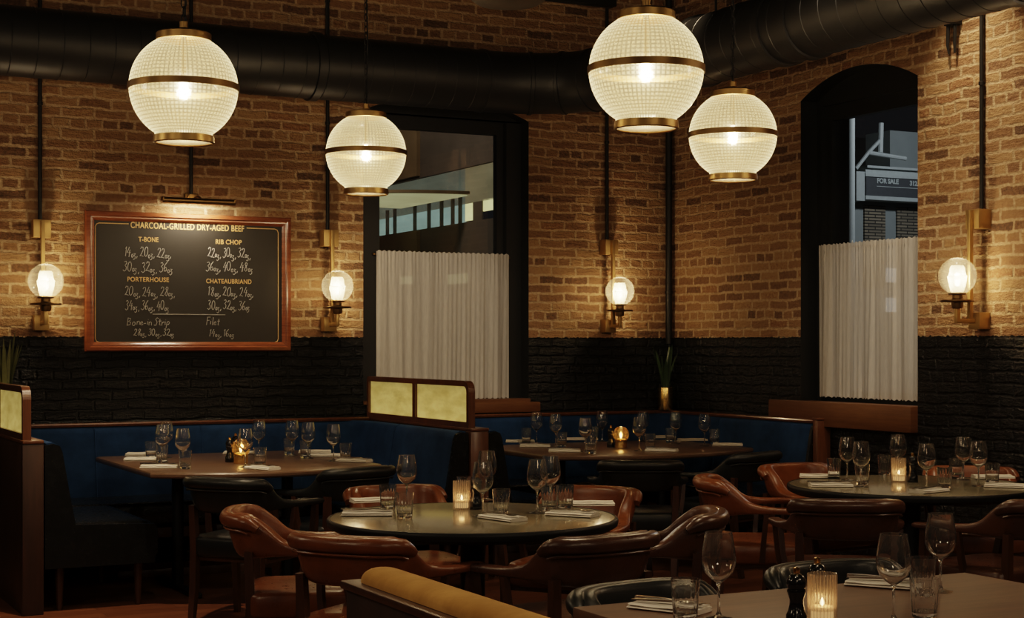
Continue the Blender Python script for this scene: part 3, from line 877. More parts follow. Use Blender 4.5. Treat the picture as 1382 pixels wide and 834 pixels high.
# ================================================================== BOOTHS
PXA = (-5.21, -5.10)    # left partition
PXB = (-2.56, -2.44)   # middle partition
PF = -1.70              # partition front
PH = .915
TRIM = .935
def partition(x0, x1, label, wood):
    root = thing('booth_partition', label, 'partition', (0, 0, 0))
    MB().box(x0, PF, 0, x1, -.002, PH, .006).build('panel', 'dark_wood', root)
    MB().box(x0-.001, PF-.012, 0, x1+.001, PF+.03, PH, .006).build('end_post', wood, root)
    MB().box(x0-.001, PF-.018, PH, x1+.001, -.002, TRIM, .006).build('top_cap', 'mahogany', root)
    return root
partition(*PXA, 'dark wooden booth partition at the left edge carrying a gold screen', 'dark_wood')
partition(*PXB, 'mahogany booth partition between the two blue banquettes below the gold screen', 'mahogany')
def screen(xc, y0, y1, label, two):
    root = thing('gold_glass_screen', label, 'screen', (0, 0, 0), 0, 'gold glass screens on the booth partitions')
    z0, z1, r = TRIM, 1.222, .07
    pts = [(y0, z0)]
    for i in range(9):
        a = PI-(PI/2)*i/8
        pts.append((y0+r+r*math.cos(a), z1-r+r*math.sin(a)))
    for i in range(9):
        a = PI/2-(PI/2)*i/8
        pts.append((y1-.025+.025*math.cos(a), z1-.025+.025*math.sin(a)))
    pts.append((y1, z0))
    w = .034
    cy, cz = (y0+y1)/2, (z0+z1)/2
    inner = []
    for (y, z) in pts:
        iy = min(max(y, y0+w), y1-w); iz = min(max(z, z0+w), z1-w)
        if z > z1-r and y < y0+r:      # keep the round corner
            dy, dz = y-(y0+r), z-(z1-r); l = math.hypot(dy, dz) or 1
            iy, iz = y0+r+dy/l*(r-w), z1-r+dz/l*(r-w)
        inner.append((iy, iz))
    mb = MB(); n = len(pts)
    for x, s in ((xc-.022, 1), (xc+.022, -1)):
        for i in range(n):
            j = (i+1) % n
            mb.add([(x, *pts[i]), (x, *pts[j]), (x, *inner[j]), (x, *inner[i])], [(0, 1, 2, 3)])
    for i in range(n):
        j = (i+1) % n
        for P in (pts, inner):
            mb.add([(xc-.022, *P[i]), (xc-.022, *P[j]), (xc+.022, *P[j]), (xc+.022, *P[i])], [(0, 1, 2, 3)])
    ym = y0+(y1-y0)*.505
    mb.box(xc-.022, ym-.022, z0+w, xc+.022, ym+.022, z1-w)
    mb.build('screen_frame', 'mahogany', root, 30)
    for a, b in ((y0+w*.6, ym-.02), (ym+.02, y1-w*.6)):
        mp = MB()
        if a < ym-.1:
            poly = [(a, z0+w*.7), (b, z0+w*.7), (b, z1-w*.7), (a+.045, z1-w*.7), (a+.012, z1-w*.7-.012), (a, z1-w*.7-.045)]
        else: poly = [(a, z0+w*.7), (b, z0+w*.7), (b, z1-w*.7), (a, z1-w*.7)]
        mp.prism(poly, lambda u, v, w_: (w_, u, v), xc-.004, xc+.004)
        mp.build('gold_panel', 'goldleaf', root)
    return root
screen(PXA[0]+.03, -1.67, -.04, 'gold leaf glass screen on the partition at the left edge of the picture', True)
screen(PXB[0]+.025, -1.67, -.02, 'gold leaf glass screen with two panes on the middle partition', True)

def rounded_path(pts, r, n=8):
    P = [Vector((p[0], p[1], 0)) for p in pts]; out = [P[0]]
    for a, b, c in zip(P[:-2], P[1:-1], P[2:]):
        d1, d2 = (a-b).normalized(), (c-b).normalized()
        s, e = b+d1*r, b+d2*r
        for i in range(n+1):
            u = i/n; out.append((1-u)**2*s+2*u*(1-u)*b+u*u*e)
    out.append(P[-1]); return out
def sweep(mb, path, prof, side):
    """prof (d,z) with d measured to the side; side=+1 left normal, -1 right normal"""
    rings = []
    for i, p in enumerate(path):
        t = (path[min(i+1, len(path)-1)]-path[max(i-1, 0)]).normalized()
        n = Vector((-t.y, t.x, 0))*side
        rings.append([tuple(p+n*d+Vector((0, 0, z))) for d, z in prof])
    mb.loft(rings)

BACK = [(.012, .40), (.012, .915), (.05, .918), (.075, .905), (.09, .87), (.135, .60), (.16, .44), (.16, .40)]
def end_profile(mb, y, fx, s):
    """black leather end: fx = x of the partition face, s = direction into the seat"""
    poly = [(.005, .24), (.005, .905), (.05, .912), (.082, .90), (.097, .865), (.142, .60), (.168, .47), (.60, .455), (.615, .43), (.615, .30), (.60, .27), (.60, .24)]
    mb.prism(poly, lambda u, v, w: (fx+s*u, w, v), y-.022, y+.004)
def booth(label, legs_at, xl, xr, right_wall=None):
    root = thing('banquette', label, 'banquette', (0, 0, 0), 0, 'blue velvet banquettes')
    y0 = PF+.03
    if right_wall is None:
        path = rounded_path([(xl, y0), (xl, -.02), (xr, -.02), (xr, y0)], .24); side = -1
    else:
        path = rounded_path([(xl, y0), (xl, -.02), (-.02, -.02), (-.02, right_wall)], .24)
        side = -1
    mb = MB(); sweep(mb, path, BACK, side); mb.build('backrest', 'blue_velvet', root, 50)
    # wooden capping along the wall side only
    if right_wall is None: tp = rounded_path([(xl, -.012), (xr, -.012)], .05) if False else [Vector((xl, -.006, 0)), Vector((xr, -.006, 0))]
    else: tp = rounded_path([(xl, -.006), (-.006, -.006), (-.006, right_wall-.03)], .20)
    mb = MB(); sweep(mb, tp, [(0, .916), (0, .938), (.085, .938), (.09, .930), (.085, .916)], side); mb.build('top_capping', 'mahogany', root, 30)
    # seams on the back
    bk = [c for c in root.children if c.name.startswith('backrest')][0]
    def seam(p, n):
        mb = MB(); pts = [p+n*(d+.001)+Vector((0, 0, z)) for d, z in BACK[2:7]]
        mb.tube(pts, .004, 6); mb.build('seam_piping', 'blue_velvet', bk)
    if right_wall is None:
        for x in (xl+.62, xl+1.32, xl+2.0): seam(Vector((x, -.02, 0)), Vector((0, -1, 0)))
        for x, s in ((xl, 1), (xr, -1)): seam(Vector((x, -.75, 0)), Vector((s, 0, 0)))
    else:
        for x in (xl+.62, xl+1.25): seam(Vector((x, -.02, 0)), Vector((0, -1, 0)))
        seam(Vector((-.02, -.8, 0)), Vector((-1, 0, 0)))
    # seats
    def seat(x0, x1, y0_, y1_):
        MB().superell((x1-x0)/2, (y1_-y0_)/2, .085, .28, .10, ((x0+x1)/2, (y0_+y1_)/2, .385), 64, 18).build('seat_cushion', 'black_vinyl', root, 60)
        bb = MB().box(x0+.02, y0_+.02, .235, x1-.02, y1_-.02, .30, .004); bb.build('seat_base', 'leg_wood', root)
    xe = xr if right_wall is None else -.02
    ye = y0 if right_wall is None else right_wall
    ym = -.60
    seat(xl+.02, xl+.61, y0+.01, ym); seat(xl+.02, (xl+xe)/2-.003, ym+.006, -.03); seat((xl+xe)/2+.003, xe-.02, ym+.006, -.03); seat(xe-.61, xe-.02, ye+.01, ym)
    MB().box(xl+.64, -.64, 0, xe-.64, -.615, .05, .004).build('plinth_rail', 'mahogany', root)
    mb = MB(); end_profile(mb, y0, xl, 1); mb.build('end_panel', 'black_vinyl', root, 30)
    mb = MB(); end_profile(mb, ye, xe, -1); mb.build('end_panel', 'black_vinyl', root, 30)
    for (x, y) in [(xl+.10, y0+.08), (xl+.53, y0+.08), (xl+.53, -.66), (xe-.53, -.66), (xe-.53, ye+.08), (xe-.10, ye+.08), (xl+.1, -.1), (xe-.1, -.1)]:
        MB().tube([(x, y, 0), (x, y, .24)], [.016, .026], 10).build('leg', 'leg_wood', root)
    return root
booth('U shaped banquette of blue velvet and black leather below the chalkboard', None, PXA[1]+.006, PXB[0]-.006)
booth('corner banquette of blue velvet and black leather between the two windows', None, PXB[1]+.006, None, -1.88)
# wooden end post of the corner banquette on the right wall
o = MB().box(-.115, -1.955, 0, -.002, -1.905, .94, .006).build('end_post', 'mahogany')
pt = thing('end_partition', 'narrow mahogany end panel closing the corner banquette under the arched window', 'partition', (0, 0, 0))
o.parent = pt
MB().box(-.12, -1.96, .94, -.002, -1.90, .955, .004).build('post_cap', 'mahogany', pt)

# ================================================================== PLANTS
def spear_plant(name, label, loc, mat_leaf, n, h, spread, seed, pot_r, pot_h, mat_pot):
    rnd = random.Random(seed)
    root = thing(name, label, 'plant', loc)
    MB().lathe([(0, 0), (pot_r*.97, 0), (pot_r, .006), (pot_r, pot_h-.004), (pot_r*.98, pot_h), (pot_r*.92, pot_h), (pot_r*.9, pot_h-.02), (0, pot_h-.02)], 32).build('pot', mat_pot, root)
    mb = MB()
    for i in range(n):
        a = 2*PI*i/n+rnd.uniform(-.3, .3); hh = h*rnd.uniform(.65, 1.0); sp = spread*rnd.uniform(.4, 1)
        w = rnd.uniform(.012, .019); fold = Vector((-math.sin(a), math.cos(a), 0)); out = Vector((math.cos(a), math.sin(a), 0))
        b = out*pot_r*.4+Vector((0, 0, pot_h-.03)); tw = rnd.uniform(-.6, .6)
        L_, Mi, R_ = [], [], []
        for k_ in range(11):
            u = k_/10; c = b+Vector((0, 0, hh*u))+out*sp*u**1.6
            ww = w*(.75+.6*u)*(1-u**3.2)+.0006
            f = (fold*math.cos(tw*u)+out*math.sin(tw*u))
            L_.append(c-f*ww); R_.append(c+f*ww); Mi.append(c-out*ww*.4)
        V = L_+Mi+R_; F = []
        for k_ in range(10):
            F += [(k_, k_+1, 12+k_, 11+k_), (11+k_, 12+k_, 23+k_, 22+k_)]
        mb.add(V, F)
    mb.build('leaves', mat_leaf, root, 60, fix=False)
    return root
spear_plant('snake_plant', 'snake plant in a shiny brass pot on the ledge in the room corner', (-.115, -.10, .94), 'leaf', 9, .37, .09, 4, .058, .175, 'gold')
spear_plant('snake_plant', 'pale spear leaved plant behind the gold screen at the left edge', (-5.03, -.10, TRIM+.004), 'leaf_pale', 12, .50, .13, 9, .06, .15, 'black_metal')

# ================================================================== TABLES
TZ = .75
def round_table(c, r, label):
    root = thing('round_table', label, 'table', (c.x, c.y, 0), 0, 'round metal topped tables')
    MB().lathe([(0, TZ), (r-.016, TZ), (r-.010, TZ-.001), (r-.006, TZ-.002)], 96).build('tabletop', 'zinc', root, 40)
    MB().lathe([(r-.011, TZ+.0008), (r-.004, TZ), (r, TZ-.005), (r+.002, TZ-.014), (r-.002, TZ-.030), (r-.03, TZ-.045), (0, TZ-.045)], 96).build('table_edge', 'black_metal', root, 30)
    MB().lathe([(.05, .04), (.05, TZ-.08), (.12, TZ-.06), (.16, TZ-.046)], 32).build('pedestal', 'black_metal', root)
    MB().lathe([(0, .045), (.06, .045), (.09, .034), (.30, .016), (.315, .008), (.315, 0), (0, 0)], 48).build('table_base', 'black_metal', root)
    return root
RC1 = at_t(638, 6.39, 0); RR1 = .588
RC2 = at_t(1229, 7.83, 0); RR2 = .605
round_table(RC1, RR1, 'round metal topped dining table in the middle ringed by brown leather chairs')
round_table(RC2, RR2, 'round metal topped dining table at right below the arched window')

def booth_table(x0, x1, y0, y1, bulge, label, name='booth_table'):
    """y0 front (towards the room), y1 back"""
    root = thing(name, label, 'table', ((x0+x1)/2, (y0+y1)/2, 0), 0)
    hx, hy = (x1-x0)/2, (y1-y0)/2; rr = .06; pts = []
    for i in range(25):
        u = -1+2*i/24; pts.append((u*hx, -hy-bulge*(1-u*u)))
    for (cx_, cy_, a0) in ((hx-rr, hy-rr, 0), (-hx+rr, hy-rr, 90)):
        for i in range(7):
            a = math.radians(a0+90*i/6); pts.append((cx_+rr*math.cos(a), cy_+rr*math.sin(a)))
    def sc_(k): return [(x*(1-k/hx), y*(1-k/hy)) for x, y in pts]
    mb = MB(); rings = []
    for k_, z in ((.03, TZ-.036), (.004, TZ-.030), (0, TZ-.022), (0, TZ-.010), (.004, TZ-.002), (.010, TZ)):
        rings.append([(x, y, z) for x, y in sc_(k_)])
    mb.loft(rings); mb.build('tabletop', 'booth_table', root, 30)
    for s in (-1, 1):
        MB().tube([(s*hx*.5, 0, .03), (s*hx*.5, 0, TZ-.03)], .035, 16).build('pedestal', 'black_metal', root)
        MB().box(s*hx*.5-.03, -hy*.6, 0, s*hx*.5+.03, hy*.6, .03, .006).build('foot_bar', 'black_metal', root)
    return root
booth_table(-4.56, -3.20, -1.84, -.47, .25, 'square wooden booth table with a bowed front under the chalkboard')
booth_table(-2.02, -.42, -1.66, -.62, .27, 'long wooden booth table in the corner booth between the windows')
FT0, FT1 = -4.68, -3.30
ft = thing('walnut_table', 'walnut dining table cut off at the bottom right corner', 'table', ((FT0+FT1)/2, -7.2, 0))
MB().box(-(FT1-FT0)/2, -.46, TZ-.035, (FT1-FT0)/2, .50, TZ, .004).build('tabletop', 'table_wood', ft)
for sx_ in (-1, 1):
    MB().tube([(sx_*.4, 0, .03), (sx_*.4, 0, TZ-.035)], .035, 16).build('pedestal', 'black_metal', ft)
    MB().box(sx_*.4-.03, -.3, 0, sx_*.4+.03, .3, .03, .006).build('foot_bar', 'black_metal', ft)

# ================================================================== CHAIRS
def cat(pts, n):
    """Catmull-Rom through tuples"""
    out = []; P = [pts[0]]+list(pts)+[pts[-1]]
    for i in range(1, len(P)-2):
        for k_ in range(n):
            t = k_/n; p0, p1, p2, p3 = P[i-1], P[i], P[i+1], P[i+2]
            out.append(tuple(.5*((2*b)+(-a+c)*t+(2*a-5*b+4*c-d)*t*t+(-a+3*b-3*c+d)*t**3) for a, b, c, d in zip(p0, p1, p2, p3)))
    out.append(tuple(pts[-1])); return out
# half-path stations: x, y, top z, bottom z, half thickness
ST = [(0, -.265, .775, .588, .028), (.085, -.260, .775, .588, .028), (.135, -.244, .774, .590, .028), (.172, -.208, .768, .592, .028),
      (.196, -.150, .722, .598, .029), (.220, -.085, .664, .606, .031), (.250, .010, .644, .609, .033), (.272, .12, .641, .610, .034), (.280, .235, .636, .612, .028)]
def make_chair(leather, label, group):
    root = thing('captain_chair', label, 'chair', (0, 0, 0), 0, group)
    half = cat(ST, 5)
    full = [(-x, y, a, b, h) for x, y, a, b, h in half[:0:-1]]+half
    P = [Vector((s[0], s[1], 0)) for s in full]
    rings = []; m = 18; nf = len(full)
    for i, s in enumerate(full):
        t = (P[min(i+1, nf-1)]-P[max(i-1, 0)]).normalized(); n = Vector((t.y, -t.x, 0))   # outward
        zt, zb, hw = s[2], s[3], s[4]; hz = (zt-zb)/2; zc = (zt+zb)/2
        lean = .20*max(0, min(1, (zt-.66)/.1))
        sc_ = .55 if i in (0, nf-1) else 1
        ring = []
        for k_ in range(m):
            a = 2*PI*k_/m; e = .5
            ca, sa = math.copysign(abs(math.cos(a))**e, math.cos(a)), math.copysign(abs(math.sin(a))**e, math.sin(a))
            z = zc+sa*hz*sc_
            bulge = .014*math.cos((z-zc)/max(hz, .01)*PI/2)*max(0, min(1, (zt-.68)/.08))
            ring.append(tuple(P[i]+n*(ca*hw*sc_+lean*(z-.62)+bulge)+Vector((0, 0, z))))
        rings.append(ring)
    brs = MB().loft(rings).build('backrest', leather, root, 60)
    # rolled top pad along the back
    pts, rad = [], []
    hp = [s for s in full if s[2] > .735]
    for i, s in enumerate(full):
        if s[2] < .735: continue
        t = (P[min(i+1, nf-1)]-P[max(i-1, 0)]).normalized(); n = Vector((t.y, -t.x, 0))
        pts.append(P[i]+n*(.040+.20*(s[2]-.03-.62))+Vector((0, 0, s[2]-.030)))
    for i in range(len(pts)):
        e = min(i, len(pts)-1-i); rad.append(.030 if e > 3 else .016+.0045*e)
    MB().tube(pts, rad, 14).build('top_roll', leather, brs, 60)
    pts2 = [p+(p-Vector((0, .05, p.z))).normalized()*.010+Vector((0, 0, -.036)) for p in pts[2:-2]]
    MB().tube(pts2, .0045, 6).build('piping', leather, brs)
    # seat
    MB().superell(.250, .240, .062, .35, .32, (0, -.005, .408), 48, 18).build('seat', leather, root, 60)
    MB().box(-.225, -.215, .335, .225, .205, .375, .008).build('seat_frame', 'leg_wood', root)
    for s in (-1, 1):
        MB().tube([(s*.185, -.275, 0), (s*.195, -.235, .20), (s*.2, -.222, .40), (s*.205, -.232, .62)], [.020, .026, .027, .023], 4, square=True).build('leg', 'leg_wood', root)
        MB().tube([(s*.235, .215, 0), (s*.24, .205, .36), (s*.262, .19, .50), (s*.278, .175, .615)], [.019, .026, .024, .020], 4, square=True).build('leg', 'leg_wood', root)
        MB().tube([(s*.236, -.03, .37), (s*.258, -.02, .50), (s*.268, -.01, .612)], [.020, .017, .017], 4, square=True).build('arm_support', 'leg_wood', root)
    return root
ch = {}
def place_chair(kind, pos, face_to=None, heading=None, label='', group=''):
    if heading is None:
        d = Vector(face_to)-Vector(pos); heading = math.atan2(d.y, d.x)
    rz = heading-PI/2
    mat = {'brown': 'brown_leather', 'black': 'black_leather', 'umber': 'umber_leather'}[kind]
    if kind not in ch:
        ch[kind] = make_chair(mat, label, group); r = ch[kind]
        r.location = (pos[0], pos[1], 0); r.rotation_euler = (0, 0, rz)
    else: r = dup(ch[kind], (pos[0], pos[1], 0), rz, label, group)
    return r
def campt(c, ang, dist):
    """point at distance dist from c along camera-frame angle (deg, 0=right, 90=away)"""
    a = math.radians(ang); X, Y = math.cos(a)*dist, math.sin(a)*dist
    return Vector((c.x+X*cs+Y*sn, c.y-X*sn+Y*cs, 0))
g1, g2 = 'brown leather chairs round the middle table', 'brown leather chairs round the right hand table'
gb = 'black leather captain chairs'
# (kind, sideways and depth distance from the camera, facing angle against the view direction, label, group)
for kind, X, Y, hd, lab, grp in (
    ('brown', -.84, 6.50, 6, 'brown leather captain chair facing right at the left end of the middle round table', g1),
    ('brown', -.477, 5.83, 64, 'brown leather captain chair with its back to the viewer, left of the mustard bench top', g1),
    ('umber', .19, 5.84, 124, 'dark brown captain chair with its back to the viewer, right of the mustard bench top', g1),
    ('umber', .53, 6.46, 172, 'dark brown captain chair facing left at the right end of the middle round table', g1),
    ('brown', -.46, 7.27, -65, 'brown leather captain chair on the far left side of the middle round table', g1),
    ('brown', .274, 7.22, -115, 'brown leather captain chair on the far right side of the middle round table', g1),
    ('brown', 1.28, 8.02, -4, 'brown leather captain chair with rolled back at the left end of the right round table', g2),
    ('brown', 1.71, 8.66, -60, 'brown leather captain chair by the banquette end, far left of the right round table', g2),
    ('umber', 1.49, 7.16, 85, 'dark brown captain chair with its back to the viewer at the right round table', g2),
    ('umber', 2.20, 7.17, 124, 'dark brown captain chair cut off by the right picture edge', g2),
    ('brown', 2.49, 8.43, -97, 'brown leather captain chair behind the right round table against the black brick', g2),
    ('black', -1.36, 8.24, 66, 'black leather captain chair before the left booth table, back to the viewer', gb),
    ('black', -1.01, 8.86, 133, 'black leather captain chair turned away at the right end of the left booth table', gb),
    ('black', .76, 9.45, 88, 'black leather captain chair before the corner booth table, back to the viewer', gb),
    ('black', 1.35, 10.06, 136, 'black leather captain chair at the right end of the corner booth table', gb),
    ('black', .50, 4.22, -55, 'black leather captain chair tucked behind the left end of the walnut table', gb),
    ('black', 1.10, 4.63, -62, 'black leather captain chair tucked behind the middle of the walnut table', gb)):
    p = Vector((CAM[0]+X*cs+Y*sn, CAM[1]-X*sn+Y*cs, 0))
    place_chair(kind, p, heading=math.radians(hd)-YAW, label=lab, group=grp)

# ================================================================== MUSTARD BENCH
bx = -5.30
mbn = thing('mustard_bench', 'dark wooden bench back topped with a mustard velvet bolster in the foreground', 'bench', (bx, -6.64, 0))
MB().box(-.0, -2.4, 0, .05, 0, .835, .004).build('back_panel', 'dark_wood', mbn)
MB().box(-.012, -2.4, .835, .135, .012, .855, .004).build('top_ledge', 'leg_wood', mbn)
mb = MB(); rings = []
for i in range(30):
    u = i/29; y = -.05-2.33*u
    k_ = math.sqrt(max(0, 1-(1-min(1, (.05+2.33*u-.05)/.05))**2))*.92+.08 if u < .03 else 1
    rings.append([(.087+.075*k_*math.cos(a), y, .856+.062*k_*max(0, math.sin(a))**.8) for a in [2*PI*j/28 for j in range(28)]])
yy = [-.030, -.032, -.038, -.050, -.070, -.095]
kk = [.10, .55, .78, .93, .99, 1]
rings = [[(  .072+.056*k_*math.cos(a), y, .856+.038*k_*(max(0, math.sin(a))**.75)) for a in [2*PI*j/28 for j in range(28)]] for y, k_ in zip(yy, kk)]
rings.append([(x, -2.38, z) for x, _, z in rings[-1]])
mb.loft(rings); mb.build('bolster', 'mustard', mbn, 60)
MB().superell(.26, 1.15, .07, .3, .12, (.34, -1.2, .40), 48, 14).build('seat_cushion', 'mustard', mbn, 60)
MB().box(.06, -2.3, .0, .58, -.05, .34, .006).build('seat_base', 'dark_wood', mbn)

# ================================================================== TABLEWARE
def proto(build):
    r = build(); return r
def wine_mesh():
    outer = [(0, 0), (.034, 0), (.035, .0015), (.020, .004), (.008, .009), (.0042, .018), (.0036, .05), (.0038, .082), (.007, .092), (.020, .101), (.036, .117), (.0430, .137), (.0440, .150), (.0418, .175), (.0362, .207), (.0340, .220)]
    inner = [(.0330, .2205), (.0351, .207), (.0406, .175), (.0427, .150), (.0417, .138), (.0348, .119), (.0195, .1035), (.008, .097), (0, .0955)]
    return MB().lathe(outer+inner, 36)
def tumbler_mesh():
    def mod(a, z, r):
        if z < .002 or z > .079: return 1
        k_ = math.sin(PI*min(1, max(0, (z-.002)/.072)))**.4
        return 1-.035*k_*abs(math.sin(a*8))
    outer = [(0, 0), (.029, 0), (.0305, .002), (.0315, .014), (.0325, .03), (.0338, .05), (.0352, .072), (.0358, .079), (.0378, .104)]
    inner = [(.0364, .1045), (.0346, .078), (.0325, .05), (.0305, .022), (.0285, .018), (0, .017)]
    return MB().lathe(outer+[(-1, -1)][:0]+inner, 64, mod=lambda a, z, r: mod(a, z, r) if r > .0 and (z, r) in OUT else 1) if False else MB().lathe(outer, 64, mod=mod).lathe([(.0378, .104)]+inner, 64)
def place(items, table, build, name, cat_, mat, group, fmt, extra=None):
    """items: (px, pybase) on the table plane; one object each, labels by order from the left"""
    out = []
    for k_, it in enumerate(sorted(items, key=lambda q: q[0])):
        p = POS[(table, it)].to_3d(); p.z = TZ+.0008
        if name not in PROTO:
            o = build().build(name, mat, None, 40); PROTO[name] = o
        else:
            o = PROTO[name].copy(); C.objects.link(o)
        o.location = p; o.rotation_euler = (0, 0, random.uniform(0, 6))
        n = len(items)
        pos = ORD[k_]+' from the left' if n > 2 else ('left one of two' if k_ == 0 else 'right one of two') if n == 2 else 'only one'
        tag(o, fmt.format(pos=pos), cat_, group); out.append(o)
    return out
PROTO = {}
def relax(pts, radius, table):
    view = Vector((sn, cs))
    for _ in range(60):
        moved = False
        for i in range(len(pts)):
            for j in range(i+1, len(pts)):
                d = pts[j]-pts[i]; need = radius[i]+radius[j]+.004
                if d.length < need:
                    moved = True
                    k_ = (need-d.length)*.55*(1 if d.dot(view) >= 0 else -1)
                    pts[j] += view*k_; pts[i] -= view*k_
        if not moved: break
    return pts
TN = {'LB': 'on the left booth table', 'RB': 'on the corner booth table', 'R1': 'on the middle round table', 'R2': 'on the right round table', 'FG': 'on the walnut table'}
WINE = {'LB': [(217.6, 624), (224.5, 618), (246.6, 631), (331, 631), (349.5, 614.5), (395, 614.5), (416.7, 618.5), (450, 622.5)],
        'RB': [(724.2, 598.7), (750, 602.5), (790, 610), (812.5, 596), (868, 596), (862.7, 608.6), (911.8, 598.5), (950.8, 601.6)],
        'R1': [(549, 683), (651.6, 696.5), (657.3, 675), (725, 692), (743, 684.6)],
        'R2': [(1143, 648), (1162, 657), (1212, 643.4), (1250.4, 661), (1297, 647), (1320.6, 656.5)],
        'FG': [(970, 835), (1206, 839), (1271.5, 800)]}
TUMB = {'LB': [(204, 619), (220, 624.5), (250, 633), (351, 629), (389.5, 614), (411.7, 618), (466.6, 621.5)],
        'RB': [(710.3, 598), (758, 604.6), (802, 595.5), (798, 612.5), (877.5, 607), (904.8, 597.7), (964.4, 599.5)],
        'R1': [(523.5, 687.5), (546, 700), (676.4, 695), (741.5, 690), (763, 688.5), (628, 675)],
        'R2': [(1125.7, 646.5), (1163.8, 655), (1193.7, 641), (1274.7, 660), (1293.5, 647), (1339, 653.5)],
        'FG': [(925, 837), (1243, 802), (1247.4, 836)]}
POS = {}
for T in WINE:
    allp = [('w', q) for q in WINE[T]]+[('t', q) for q in TUMB[T]]
    pts = relax([on_z(q[0], q[1], TZ).to_2d() for _, q in allp], [.046 if k_ == 'w' else .039 for k_, _ in allp], T)
    for (k_, q), p in zip(allp, pts): POS[(k_, q)] = p
for T in WINE:
    place(WINE[T], 'w', wine_mesh, 'wine_glass', 'wine glass', 'glass', 'wine glasses '+TN[T], 'empty clear wine glass '+TN[T]+', {pos}')
    place(TUMB[T], 't', tumbler_mesh, 'water_tumbler', 'tumbler', 'glass', 'fluted tumblers '+TN[T], 'fluted glass tumbler '+TN[T]+', {pos}')

# candles
def votive(loc, label):
    root = thing('ribbed_votive', label, 'candle holder', loc, 0, 'ribbed glass candle holders')
    mod = lambda a, z, r: 1+.018*math.cos(26*a)
    MB().lathe([(0, .001), (.033, .001), (.0355, .004), (.0365, .03), (.037, .119), (.036, .122), (.034, .1215), (.0335, .03)], 104, mod=mod).build('holder_glass', 'votive', root, 60)
    MB().lathe([(0, .008), (.028, .008), (.029, .012), (.029, .036), (.027, .040), (0, .038)], 24).build('candle', 'wax_lit', root)
    MB().lathe([(0, .040), (.005, .044), (.006, .049), (.003, .056), (0, .062)], 10).build('flame', 'flame', root)
    light('candle_light', 'POINT', (0, 0, .052), .10, (1, .56, .22), root, .012)
    return root
v0 = votive(on_z(623, 687.5, TZ+.0008), 'lit ribbed glass candle holder in the centre of the middle round table')
dup(v0, on_z(1213, 650.5, TZ+.0008), 0, 'lit ribbed glass candle holder in the centre of the right round table')
dup(v0, on_z(1109.6, 839, TZ+.0008), 0, 'lit ribbed glass candle holder on the walnut table beside the pepper mills')
def globe_votive(loc, label):
    root = thing('brass_votive', label, 'candle holder', loc, 0, 'round brass and glass candle holders')
    MB().lathe([(0, 0), (.040, 0), (.041, .003), (.041, .050), (.044, .053), (.040, .055), (.037, .052), (.036, .012), (0, .01)], 36).build('brass_cup', 'gold', root)
    MB().lathe([(.038, .055), (.049, .066), (.054, .085), (.053, .105), (.044, .125), (.030, .138), (.028, .142)], 40).build('glass_globe', 'amber', root, 180)
    MB().lathe([(0, .0), (.030, .0), (.030, .05), (0, .05)], 20, (0, 0, .012)).build('candle', 'wax', root)
    MB().lathe([(0, .064), (.007, .074), (.008, .084), (.004, .098), (0, .108)], 10).build('flame', 'flame', root)
    light('candle_light', 'POINT', (0, 0, .088), .32, (1, .56, .20), root, .012)
    return root
b0 = globe_votive(on_z(325, 625.5, TZ+.0008), 'lit brass candle holder with glass globe on the left booth table')
dup(b0, on_z(838, 604.5, TZ+.0008), 0, 'lit brass candle holder with glass globe on the corner booth table')
# mills
def mill(loc, label):
    root = thing('pepper_mill', label, 'pepper mill', loc, 0, 'small black pepper and salt mills')
    MB().lathe([(0, 0), (.026, 0), (.027, .003), (.026, .03), (.021, .04), (.0175, .055), (.017, .068), (.021, .08), (.0235, .088), (.022, .094), (.0, .095)], 32).build('mill_body', 'mill_black', root, 50)
    MB().lathe([(0, .096), (.021, .096), (.0245, .104), (.024, .115), (.018, .127), (.008, .132), (0, .133)], 32).build('mill_head', 'mill_black', root, 50)
    MB().lathe([(0, .132), (.007, .132), (.0085, .138), (.008, .146), (0, .149)], 16).build('finial', 'gold', root)
    return root
m0 = mill(on_z(310, 623.5, TZ+.0008), 'black mill beside the brass candle on the left booth table')
for px, py, lab in ((318, 617, 'black mill just behind the brass candle on the left booth table'), (824.4, 603.5, 'black mill left of the brass candle on the corner booth table'),
                    (642.5, 687, 'black mill right of the ribbed candle on the middle round table'), (1231.7, 650.5, 'black mill right of the ribbed candle on the right round table'),
                    (1075, 846, 'front black mill with gold finial left of the candle on the walnut table'), (1103, 829, 'black mill with gold finial behind the candle on the walnut table')):
    dup(m0, on_z(px, py, TZ+.0008), 0, lab)

